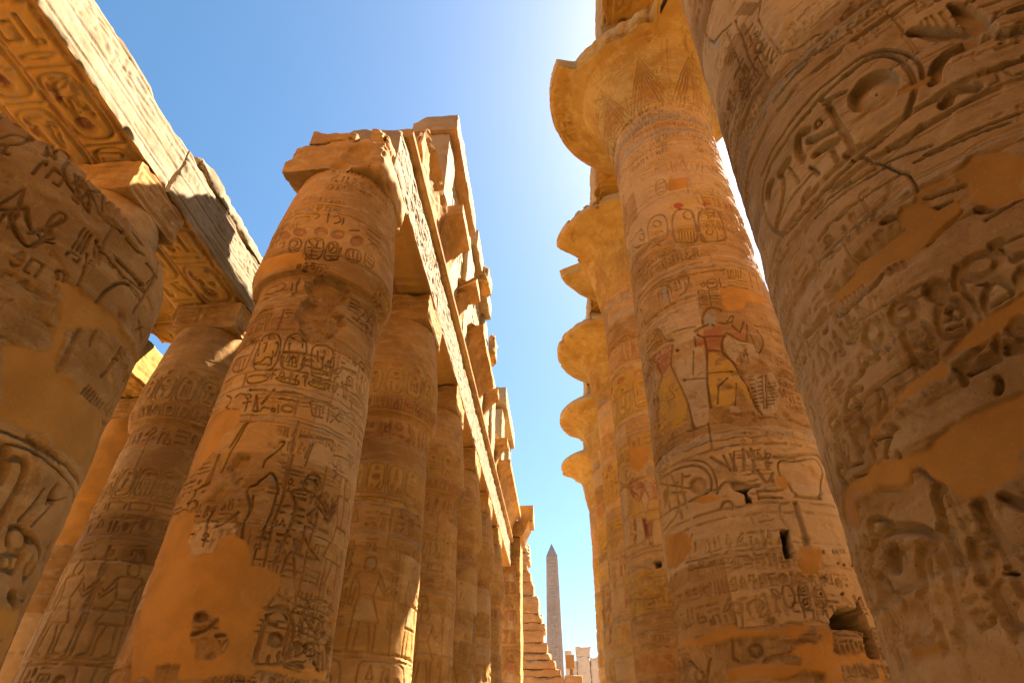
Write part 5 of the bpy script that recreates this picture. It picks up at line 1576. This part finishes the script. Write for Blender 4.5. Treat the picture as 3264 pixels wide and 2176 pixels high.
R_lab = ['huge great column filling the right edge of the view, deeply carved with a ring name', 'great open papyrus column with two red and yellow painted kings, its capital rim broken',
         'second great open papyrus column, its capital flank broken away', 'great column with a whole round capital rim, between its two neighbours in the right row', 'fifth great column of the right row, with a rounded capital seen small',
         'farthest great column of the right row, its thin capital nearest the obelisk']
r0_lay = lambda cv: (frieze(cv, -.62 * 1.6, .35 * 1.6, 3.0, 3.95, .03, .03, random.Random(8), .36, ('och', .3)), textrow(cv, -2.0 * 1.6, -1.25 * 1.6, 6.75, 7.3, .022, .026, random.Random(9), .3))
clips = [None, clipper([(-1.3, .2, 2.5), (-3.2, 3.2, 3.27)], 3), clipper([(-1.95, -1.30, 2.05), (-3.2, 3.2, 3.25)], 7), clipper([(-3.2, 3.2, 3.27)], 4), clipper([(-2.6, -2.0, 2.8), (-3.2, 3.2, 3.24)], 5), clipper([(-3.0, -1.7, 2.7), (-3.2, 3.2, 3.24)], 9)]
for i in range(6):
    y = RY1 + (i - 1) * RS; dist = math.hypot(RX, y); res = max(.0125, dist * (.00135 if i < 4 else .0016))
    if i == 0:
        column('great_papyrus_column', R_lab[0], 'great columns along the right of the aisle', (RX, y), BIG, 16.53, M_great, M_great, 1.6, -2.1, .35, 2.1, .0078, 60, r0_lay, big_rings, TRACED['R0'], zhi=11.2, under=lambda cv: (faint(cv, 305, .26, .010), [cv.ring(2.2 + .21 * k + .17 * math.sin(k * 7.7), .010, .006) for k in range(30)], weather(cv, 306, .012)), abacus=great_abacus(RX, y))
    else:
        tr = TRACED.get('R%d' % i)
        if i == 1: lay = lambda cv: big_layout(cv, 1.55, 61, .5, -2.0, -1.3)
        else: lay = (lambda s: lambda cv: big_layout(cv, 1.55, s, 1.0))(70 + i)
        cl = lambda cv: bell_layout(cv, 1.55, 5)
        column('great_papyrus_column', R_lab[i], 'great columns along the right of the aisle', (RX, y), BIG, 16.53, M_great, M_bell, 1.55, -2.2, 1.45 if i == 1 else .5, 1.5 + .085 * dist, res if i > 1 else .0122, 60 + i, lay, big_rings, tr, clips[i], cl, under=(lambda cv: (faint(cv, 307, .26, .016), weather(cv, 308, .012))) if i == 1 else None, abacus=great_abacus(RX, y))

def streaks(seed, text=True):
    """fluted weathering along a sunlit beam face, over worn signs"""
    def f(cv):
        rnd = random.Random(seed)
        if text: textrow(cv, cv.u[0] + .1, cv.u[-1], cv.v[0] + .2, cv.v[-1] - .2, .022, .04, rnd, .62)
        n = int((cv.u[-1] - cv.u[0]) * 16)
        for _ in range(n):
            u = rnd.uniform(cv.u[0], cv.u[-1]); v = rnd.uniform(cv.v[0], cv.v[-1]); l = rnd.uniform(.1, .5)
            cv.stroke([(u, v), (u + l * .5, v + rnd.uniform(-.04, .04)), (u + l, v + rnd.uniform(-.06, .06))], .022, rnd.uniform(.008, .02))
    return f
def soffit(seed, paint=.8):
    def f(cv):                      # u = x, v = y
        rnd = random.Random(seed); w = (cv.u[-1] - cv.u[0]); T = Canvas.__new__(Canvas)
        T.__dict__ = dict(cv.__dict__)
        cv.paint[..., :3] = PIG['amb']; cv.paint[..., 3] = .97 - .5 * sstep(.58, .66, cv.fl); m = .18; xs = [cv.u[0] + m, cv.u[0] + w / 2, cv.u[-1] - m]
        for x in xs: cv.color([(x - .04, cv.v[0] - 1), (x + .04, cv.v[0] - 1), (x + .04, cv.v[-1] + 1), (x - .04, cv.v[-1] + 1)], 'redd', .9, False)
        for x in xs + [cv.u[0] + m - .07, cv.u[-1] - m + .07]: cv.stroke([(x, cv.v[0] - 1), (x, cv.v[-1] + 1)], .05, .022)
        for a, b in ((xs[0], xs[1]), (xs[1], xs[2])):
            v = cv.v[0] + .2 + rnd.uniform(0, .3)
            while v < cv.v[-1] - .3:
                if rnd.random() < .55:
                    h = min(1.75, cv.v[-1] - .2 - v)
                    if h < .8: break
                    cartouche(cv, a + .1, v, v + h, b - a - .2, .03, .045, rnd, ('och', .4)); cc = v + h * .75
                    q = np.array(G['sun'][0][1]).reshape(-1, 2) * (.46, .46) + ((a + b) / 2 - .34, cc - .25); cv.sunk(q, .04, .035); cv.color(q, 'redd', 1.)
                    cv.color([(a + .2, v + .3), (a + .34, v + .3), (a + .34, v + .8), (a + .2, v + .8)], 'redd', paint); cv.color([(b - .4, v + .25), (b - .22, v + .25), (b - .22, v + .6), (b - .4, v + .6)], 'dark', paint * .8); v += h + .12
                else:
                    s = (b - a - .15) / 2
                    for q in range(2): sign(cv, rnd.choice([k for k in NAMES if k not in WIDE]), a + .08 + q * s, v, s * .9, .6, .03, .045)
                    sign(cv, rnd.choice(sorted(WIDE)), a + .1, v + .66, b - a - .2, .3, .03, .045); v += 1.05
    return f

def arch_text(seed, d=.02, rows=1, paint=None, h=None):
    def f(cv):
        rnd = random.Random(seed); v0, v1 = cv.v[0] + .14, cv.v[-1] - .14
        for k in range(rows):
            a = v0 + (v1 - v0) * k / rows; b = v0 + (v1 - v0) * (k + 1) / rows - .06
            cv.stroke([(cv.u[0] - 1, a - .03), (cv.u[-1] + 1, a - .03)], .04, d); cv.stroke([(cv.u[0] - 1, b + .03), (cv.u[-1] + 1, b + .03)], .04, d)
            textrow(cv, cv.u[0] + .05, cv.u[-1], a, b, d, .04, rnd, (b - a) * .8)
    return f
R_edges = [2.0, RY1 - .1, RY1 + RS, RY1 + 2 * RS, RY1 + 3 * RS, RY1 + 4 * RS + 1.8]
R_lab = ['beam over the huge right column, pale strip at the top edge of the view', 'beam from the red kings column to the second great column, text on its underside', 'third beam along the great columns, glimpsed between two capital rims',
         'fourth beam along the great columns, a narrow strip behind the rims', 'last beam of the great columns, nearest the obelisk']
for k in range(5):
    tag(carved_box('architrave_beam', M_great, 2.02, 4.95, R_edges[k] + .012, R_edges[k + 1] - .012, 21.22, 23.5, steps=(.06, .06, .12), carve={'x0': arch_text(k + 5), 'z0': soffit(45 + k, .5)}, rough=.03, chip=.16, seed=80 + k), R_lab[k], 'stone beam', 'beams on the great columns')

# ------------------------------------------------------------------ beam, moulding and clerestory over the left row
edges = [8.55, 14.08, 19.3, 24.5, 29.73, 34.95, 42.6]
B_lab = ['sunlit beam over the two nearest left columns, its near end broken', 'sunlit beam section from the second to the third left column', 'sunlit beam section from the third to the fourth left column',
         'sunlit beam section from the fourth to the fifth left column', 'sunlit beam section from the fifth to the farthest left column', 'last section of the sunlit beam, ending at the carved end pier']
for k in range(6):
    a, b = edges[k], edges[k + 1]; st = .035 if k == 0 else .05 + .012 * k
    bites = (((-5.6, 7.9, 14.9), .9), ((-4.4, 8.1, 15.2), .55)) if k == 0 else ()
    beam = carved_box('architrave_beam', M_pale, -5.76, -3.6, a + .012, b - .012, 13.31, 14.98, steps=(.12, st, st * .9), carve={'x1': streaks(100 + k), 'z0': soffit(120 + k, .5)}, rough=.014, chip=.06, bites=bites, seed=90 + k)
    tag(beam, B_lab[k], 'stone beam', 'beams over the left column row')
# loose blocks left on the broken end over the nearest column
for k, (x0, x1, y0, y1, z0, z1, b, lab) in enumerate([(-5.45, -4.42, 7.8, 8.9, 13.32, 13.83, (), 'squared block at the left on top of the nearest left column'),
        (-4.36, -4.10, 8.05, 8.8, 13.30, 13.68, (), 'small stone wedged in the gap between two blocks on the nearest left column'),
        (-4.04, -3.62, 7.85, 8.5, 13.32, 13.88, (((-3.4, 7.6, 14.2), .4),), 'curved broken block at the right on top of the nearest left column')]):
    tag(carved_box('broken_block', M_small, x0, x1, y0, y1, z0, z1, .05, {}, .04, .16, b, None, 140 + k), lab, 'stone block', 'blocks on the nearest left column')

tor = [(-3.62 + .20 * math.sin(a), 15.19 - .20 * math.cos(a)) for a in np.linspace(0, math.pi, 9)] + [(-5.5, 15.39), (-5.5, 14.99)]
tag(extrude_y('torus_moulding', M_small, tor, 8.9, 42.6, .2, None, 3, .012, .06), 'long rounded stone moulding running above the sunlit left beam', 'moulding')
def cav(s=1.0, tip=-2.86, top=17.3):
    c = [(-3.58 + (tip + 3.58) * (1 - math.cos(t)) , 15.42 + (top - .38 - 15.42) * math.sin(t)) for t in np.linspace(0, math.pi / 2, 9)]
    return [(-5.3, 15.42)] + c + [(tip, top), (-5.3, top)]
cornice = [(9.8, 12.6, [(-3.95, 15.42), (-3.5, 15.42), (-3.46, 15.9), (-3.38, 16.25), (-3.25, 16.5), (-3.5, 16.8), (-3.95, 16.4)], 'jagged cornice fragment nearest the viewer, above the sunlit left beam'), (13.2, 15.0, cav(), 'first squared cornice block below the nearest slotted window'),
           (16.9, 17.75, cav(), 'narrow cornice stub left of the second pier'), (19.4, 23.9, cav(1, -2.9, 16.9), 'long cornice piece below the second slotted window, broken on top'),
           (25.1, 25.8, cav(), 'thin cornice block standing alone beyond the second window'), (30.6, 31.4, cav(), 'small far cornice block between two gaps'), (33.3, 42.6, cav(1, -2.9, 17.2), 'farthest and longest cornice run towards the end pier')]
for k, (a, b, pr, lab) in enumerate(cornice):
    tag(extrude_y('cavetto_cornice', M_small, pr, a, b, .12, None, 150 + k, .10 if k == 0 else 0.04 if k == 3 else .012, .7 if k == 0 else .5 if k in (2, 3) else .12), lab, 'cornice', 'cornice pieces above the left beam')

# clerestory: piers, slotted windows, lintels
piers = [(13.0, 14.3, 16.9, 21.25, 'tall shaded pier at the near end of the ruined window wall'), (18.3, 20.25, 16.9, 21.25, 'pier between the two slotted stone windows'), (24.0, 25.7, 16.4, 21.3, 'pier closing the far side of the second slotted window'),
         (28.7, 30.3, 16.4, 20.4, 'low broken pier standing alone beyond the windows'), (34.2, 36.0, 16.4, 21.3, 'pier of the far portal above the left row'), (39.4, 41.4, 16.4, 21.6, 'last pier of the ruined window wall')]
for k, (a, b, z0, z1, lab) in enumerate(piers):
    tag(carved_box('clerestory_pier', M_gold if k else M_block, -5.0, -3.55, a, b, 15.42, z1, .09, {'x1': streaks(170 + k, False)}, .012, .05, (), None, 160 + k), lab, 'pier', 'piers of the window wall')  # nearest pier gets a browner stone so its front looks shaded
lint = [(12.85, 18.2, 21.3, 22.34, 'lintel over the nearest slotted window, its end stepped'), (18.95, 24.6, 21.3, 22.3, 'lintel over the second slotted window'), (33.9, 41.2, 21.7, 22.9, 'far lintel over the last piers')]
for k, (a, b, z0, z1, lab) in enumerate(lint):
    tag(carved_box('window_lintel', M_gold if k else M_block, -5.05, -3.27, a, b, z0, z1, .08, {'x1': streaks(180 + k, False)}, .012, .06, (((-5.2, 12.8, 22.6), .75),) if k == 0 else (), None, 175 + k), lab, 'lintel', 'lintels of the window wall')  # nearest lintel also in browner stone, standing in for shade on its end
tag(carved_box('lower_pier_wall', M_block, -6.3, -5.06, 13.1, 14.9, 15.42, 21.2, .1, {}, .03, .2, (((-6.5, 13.0, 21.5), .7),), None, 188), 'lower stepped masonry left of the nearest window pier', 'wall')
tag(carved_box('clerestory_base_wall', M_gold, -4.95, -3.72, 25.75, 41.5, 15.44, 17.9, .1, {'x1': streaks(190, False)}, .015, .1, (((-4.2, 27.2, 18.1), .9), ((-4.2, 31.8, 18.2), 1.1), ((-4.2, 37.5, 18.1), .8)), None, 192), 'low broken wall joining the far piers above the left beam', 'wall')
def grille(a, b, z0, z1, lab):
    root = empty('slotted_window', (-3.95, (a + b) / 2, z0), lab, 'stone window', 'slotted stone windows')
    n = 10; w = (b - a) / (n * 2 + 1); k = 0; zm = (z0 + z1) / 2
    Vs, Fs = [], []
    def bx(y0, y1, za, zb, x0=-4.1, x1=-3.78):
        o = len(Vs); Vs.extend([(x, y, z) for x in (x0, x1) for y in (y0, y1) for z in (za, zb)])
        Fs.extend([tuple(o + q for q in f) for f in ((0, 1, 3, 2), (4, 6, 7, 5), (0, 4, 5, 1), (2, 3, 7, 6), (0, 2, 6, 4), (1, 5, 7, 3))])
    for i in range(n + 1):
        bx(a + 2 * i * w, a + (2 * i + 1) * w, z0 + .25, zm - .12); bx(a + 2 * i * w, a + (2 * i + 1) * w, zm + .12, z1 - .25)
    mesh_obj('slotted_panel', Vs, Fs, M_slot, root, None, None, False)
    Vs, Fs = [], []
    bx(a, b, zm - .12, zm + .12, -4.12, -3.76); bx(a, b, z0, z0 + .25, -4.12, -3.76); bx(a, b, z1 - .25, z1, -4.12, -3.76)
    mesh_obj('crossbar', Vs, Fs, M_slot, root, None, None, False)
    Vs, Fs = [], []
    bx(a, b, 15.45, z0 - .005, -4.9, -3.6); mesh_obj('sill_wall', Vs, Fs, M_gold, root, None, None, False)
grille(14.32, 18.28, 17.7, 21.27, 'nearest slotted stone window, high on the left')
grille(20.27, 23.98, 17.5, 21.27, 'second slotted stone window, seen at a sharper angle behind the first')
for k, (x0, x1, y0, y1, z0, z1, lab) in enumerate([(-3.47, -3.0, 21.0, 22.6, 21.0, 22.1, 'upper loose roof slab jutting beside the second slotted window'), (-3.47, -3.1, 25.2, 26.6, 19.6, 21.0, 'lower loose roof slab jutting above the far pier')]):
    tag(carved_box('roof_slab', M_small, x0, x1, y0, y1, z0, z1, .06, {}, .05, .2, (), None, 195 + k), lab, 'stone slab', 'roof slabs on the window wall')

# ------------------------------------------------------------------ painted beams of the rows behind
def l2_face(seed):
    def f(cv):
        rnd = random.Random(seed)
        for v in (13.55, 14.1, 14.85): cv.stroke([(cv.u[0] - 1, v), (cv.u[-1] + 1, v)], .03, .012)
        textrow(cv, cv.u[0], cv.u[-1], 14.15, 14.8, .010, .028, rnd, .5)
        for _ in range(13):
            u = rnd.uniform(cv.u[0], cv.u[-1]); v = rnd.uniform(13.4, 14.9); l = rnd.uniform(.5, 2.2); cv.stroke([(u, v), (u + l * .5, v + rnd.uniform(-.02, .02)), (u + l, v)], .02, .010)
    return f
L2 = [(3.1, 8.84, 'painted beam at the top left, sunlit face, sun discs under it'), (8.87, 14.06, 'painted beam behind the nearest left column, mostly in shade'), (14.1, 19.3, 'far painted beam in shade over the dim column')]
for k, (a, b, lab) in enumerate(L2):
    bites = (((-9.3, 4.2, 13.2), .35), ((-9.3, 7.2, 13.22), .3), ((-9.3, 5.6, 13.2), .28)) if k == 0 else ()
    tag(carved_box('painted_beam', M_pale, -12.05, -9.5, a, b, 13.31, 14.98, steps=(.05, .035, .035), carve={'x1': l2_face(200 + k), 'z0': soffit(210 + k, 1.)}, rough=.016, chip=.07, bites=bites, seed=200 + k), lab, 'stone beam', 'painted beams of the rows behind')
tag(carved_box('painted_beam', M_soffit, -17.6, -15.4, 13.0, 22.0, 13.31, 14.9, .06, {'z0': soffit(220, 1.), 'x1': l2_face(221)}, .03, .12, (), None, 230), 'dim ochre beam glimpsed far left above the smooth orange column', 'stone beam', 'painted beams of the rows behind')
tag(carved_box('ceiling_slab', M_soffit, -15.35, -11.65, 10.5, 17.4, 15.0, 15.6, steps=(.05, .05, .1), carve={'z0': soffit(225, 1.)}, rough=.02, chip=.1, seed=233), 'painted ceiling slabs in shade, glimpsed between the painted beam and the dim column', 'ceiling slab')
tag(carved_box('split_slab', M_pale, -10.9, -9.46, 9.3, 13.9, 15.0, 15.42, .06, {}, .03, .16, (), None, 240), 'long cracked slab lying on the painted beam behind the nearest column', 'stone slab')

# ------------------------------------------------------------------ end of the aisle
def pier_front(cv):
    rnd = random.Random(9)
    for v0 in (5.5, 8.6, 11.7):
        figure(cv, -4.6, v0, 2.5, False, .03, .05, ('red', 'yel', 'och', .7)); figure(cv, -3.6, v0, 2.5, True, .03, .05, ('red', 'wht', 'och', .7))
        textrow(cv, -5.2, -3.0, v0 + 2.5, v0 + 2.95, .03, .05, rnd, .45)
ep = empty('end_pier', (-4.1, 44, 0), 'carved square pier closing the left row, sunlit on its edge', 'pier')
carved_box('pier_shaft', M_small, -5.6, -2.95, 43.0, 45.4, 0, 15.6, .06, {'y0': pier_front}, .03, .08, (), ep, 250)
carved_box('cornice', M_small, -4.9, -2.75, 42.9, 45.5, 15.62, 16.7, .09, {}, .02, .06, (), ep, 251, lambda V: np.stack([V[:, 0] + (V[:, 2] - 15.62) * .45 * (V[:, 0] > -3.6), V[:, 1] - (V[:, 2] - 15.62) * .2 * (V[:, 1] < 44), V[:, 2]], -1))
tag(carved_box('cornice_slab', M_small, -3.2, -2.0, 43.2, 45.3, 16.72, 18.0, .08, {}, .02, .05, (), None, 252), 'square cornice slab jutting over the end pier against the sky', 'stone slab')

def stepped_wall():
    root = empty('ruined_wall', (-2.5, 58, 0), 'ruined block wall stepping down to the right, in front of the obelisk', 'wall')
    rnd = random.Random(4)
    steps = [(0, -.2, 8.16), (8.16, -.5, 8.8), (8.8, -.8, 9.45), (9.45, -1.22, 10.05), (10.05, -1.5, 10.85), (10.85, -1.82, 11.75), (11.75, -1.7, 12.45), (12.45, -1.95, 13.2), (13.2, -2.25, 14.72), (14.72, -2.63, 15.95), (15.95, -2.98, 16.95), (16.95, -3.2, 17.8), (17.8, -3.0, 18.6), (18.6, -3.12, 19.5)]
    for k, (za, xr, zb) in enumerate(steps):
        yo = rnd.uniform(-.04, .04); carved_box('wall_course', M_block, -5.2, xr + rnd.uniform(-.1, .06), 57 + yo * 3, 59.5, za + .006, zb - .006, .11, {}, .035, .10, (((xr + .2, 57.1 + rnd.uniform(-.2, .6), zb + rnd.uniform(-.1, .2)), rnd.uniform(.3, .6)), ((xr + .1, 57.0, za + .3), rnd.uniform(.1, .35))), root, 260 + k)
    carved_box('wall_foot', M_block, -.196, 1.35, 56.9, 59, 0, 8.3, .12, {}, .03, .08, (), root, 270)
stepped_wall()

ob = empty('obelisk', (-1.2, 75, 0), 'tall slender grey granite obelisk standing against the sky', 'obelisk')
def taper_ob(V):
    t = np.clip(V[:, 2] / 23.3, 0, 1); s = 1.28 - .50 * t; return np.stack([-1.2 + (V[:, 0] + 1.2) * s, 75 + (V[:, 1] - 75) * s, V[:, 2]], -1)
def ob_text(cv): stack(cv, -1.58, 2, 22.6, .76, .04, .09, random.Random(3)); [cv.stroke([(x, 0), (x, 22.8)], .08, .03) for x in (-1.7, -.7)]
carved_box('obelisk_shaft', M_granite, -2.1, -.3, 74.1, 75.9, 0, 23.28, .06, {'y0': ob_text}, .004, .02, (), ob, 280, taper_ob)
hw = .9 * .78; zt = 23.28
mesh_obj('pyramidion', [(-1.2 - hw, 75 - hw, zt), (-1.2 + hw, 75 - hw, zt), (-1.2 + hw, 75 + hw, zt), (-1.2 - hw, 75 + hw, zt), (-1.2, 75, zt + 1.75)], [(3, 2, 1, 0)], M_granite, ob, None, None, False, [(0, 1, 4), (1, 2, 4), (2, 3, 4), (3, 0, 4)])

stumps = [(-.15, .85, 13.6, 14.7, 'left thin block stump among the pale far ruins'), (1.3, 3.3, 13.85, 15.1, 'wide block topping the pale far ruins')]
rw = empty('far_ruin', (2.5, 88, 0), 'pale sunlit block ruin low at the foot of the great columns', 'ruin')
for k, (a, b, z) in enumerate([(-.1, .62, 13.2), (.64, 1.38, 13.4), (1.4, 3.1, 13.9), (3.12, 5.5, 13.9)]):
    carved_box('ruin_wall', M_far, a, b, 86 + .2 * k, 90, 0, z, .2, {}, .05, .15, (), rw, 290 + k)
for k, (a, b, z0, z1, lab) in enumerate(stumps):
    tag(carved_box('ruin_block', M_far, a, b, 86.4, 89, z0 - .2 + .22 * (k == 1), z1, .12, {}, .05, .12, (), None, 300 + k, lambda V, c=(a + b) / 2, zz=z0: np.stack([c + (V[:, 0] - c) * (.86 + .13 * (V[:, 2] - zz)), V[:, 1], V[:, 2]], -1)), lab, 'stone block', 'blocks on the far ruin')
fl = empty('floodlight', (.95, 55, 8.2), 'small ochre floodlight box on a short post atop the wall foot', 'floodlight')
M_box = stone('painted_metal_box', (.42, .21, .06), (.40, .20, .06), (.44, .23, .07), bump=.05, rough=.6)
carved_box('housing', M_box, -.0, .72, 57.3, 57.8, 8.85, 9.85, .1, {}, .002, .02, (), fl, 310)
carved_box('post', M_box, .28, .42, 57.45, 57.6, 8.28, 8.85, .07, {}, .001, .0, (), fl, 311)
carved_box('cap', M_far, -.03, .75, 57.25, 57.85, 9.855, 9.92, .1, {}, .001, .0, (), fl, 312)

# ------------------------------------------------------------------ out of view: pylon and far row, plus walls added for shade
tag(carved_box('pylon_wall', M_dark, -45, 45, -11, -4.5, 0, 21, 1.5, {}, .05, .2, (), None, 400), 'huge block wall behind the viewer, facing down the aisle', 'wall')  # unseen pylon; distance and height set for shade on the near columns
tag(carved_box('shade_wall', M_dark, 2.2, 16, -4.45, .2, 0, 9.5, .8, {}, .05, .2, (), None, 401), 'unseen wall added for shade on the right, behind the viewer and beside the huge right column', 'wall', 'added shade walls behind the viewer')  # added out of view to keep sky light off the huge right column
tag(carved_box('shade_wall', M_dark, -18, -4.4, -4.45, -.2, 0, 9, .8, {}, .05, .2, (), None, 402), 'unseen wall added for shade on the left, behind the viewer and beside the broken stump', 'wall', 'added shade walls behind the viewer')  # added on the left, out of view, to darken the near columns
gr = [o for o in COL.objects if o.name.startswith('great_papyrus_column')][3]
for k in range(6): copy_tree(gr, (12.9, RY1 + (k - 1) * RS, 0), 'great open papyrus column of the far row across the nave')['group'] = 'great columns across the nave'
for k in range(2):
    tag(carved_box('architrave_beam', M_great, 11.4, 14.4, RY1 - RS + k * RS + .01, RY1 + k * RS - .01, 21.12, 23.3, .6, {}, .03, .12, (), None, 410 + k), 'beam carried by the far row across the nave', 'stone beam', 'beams across the nave')
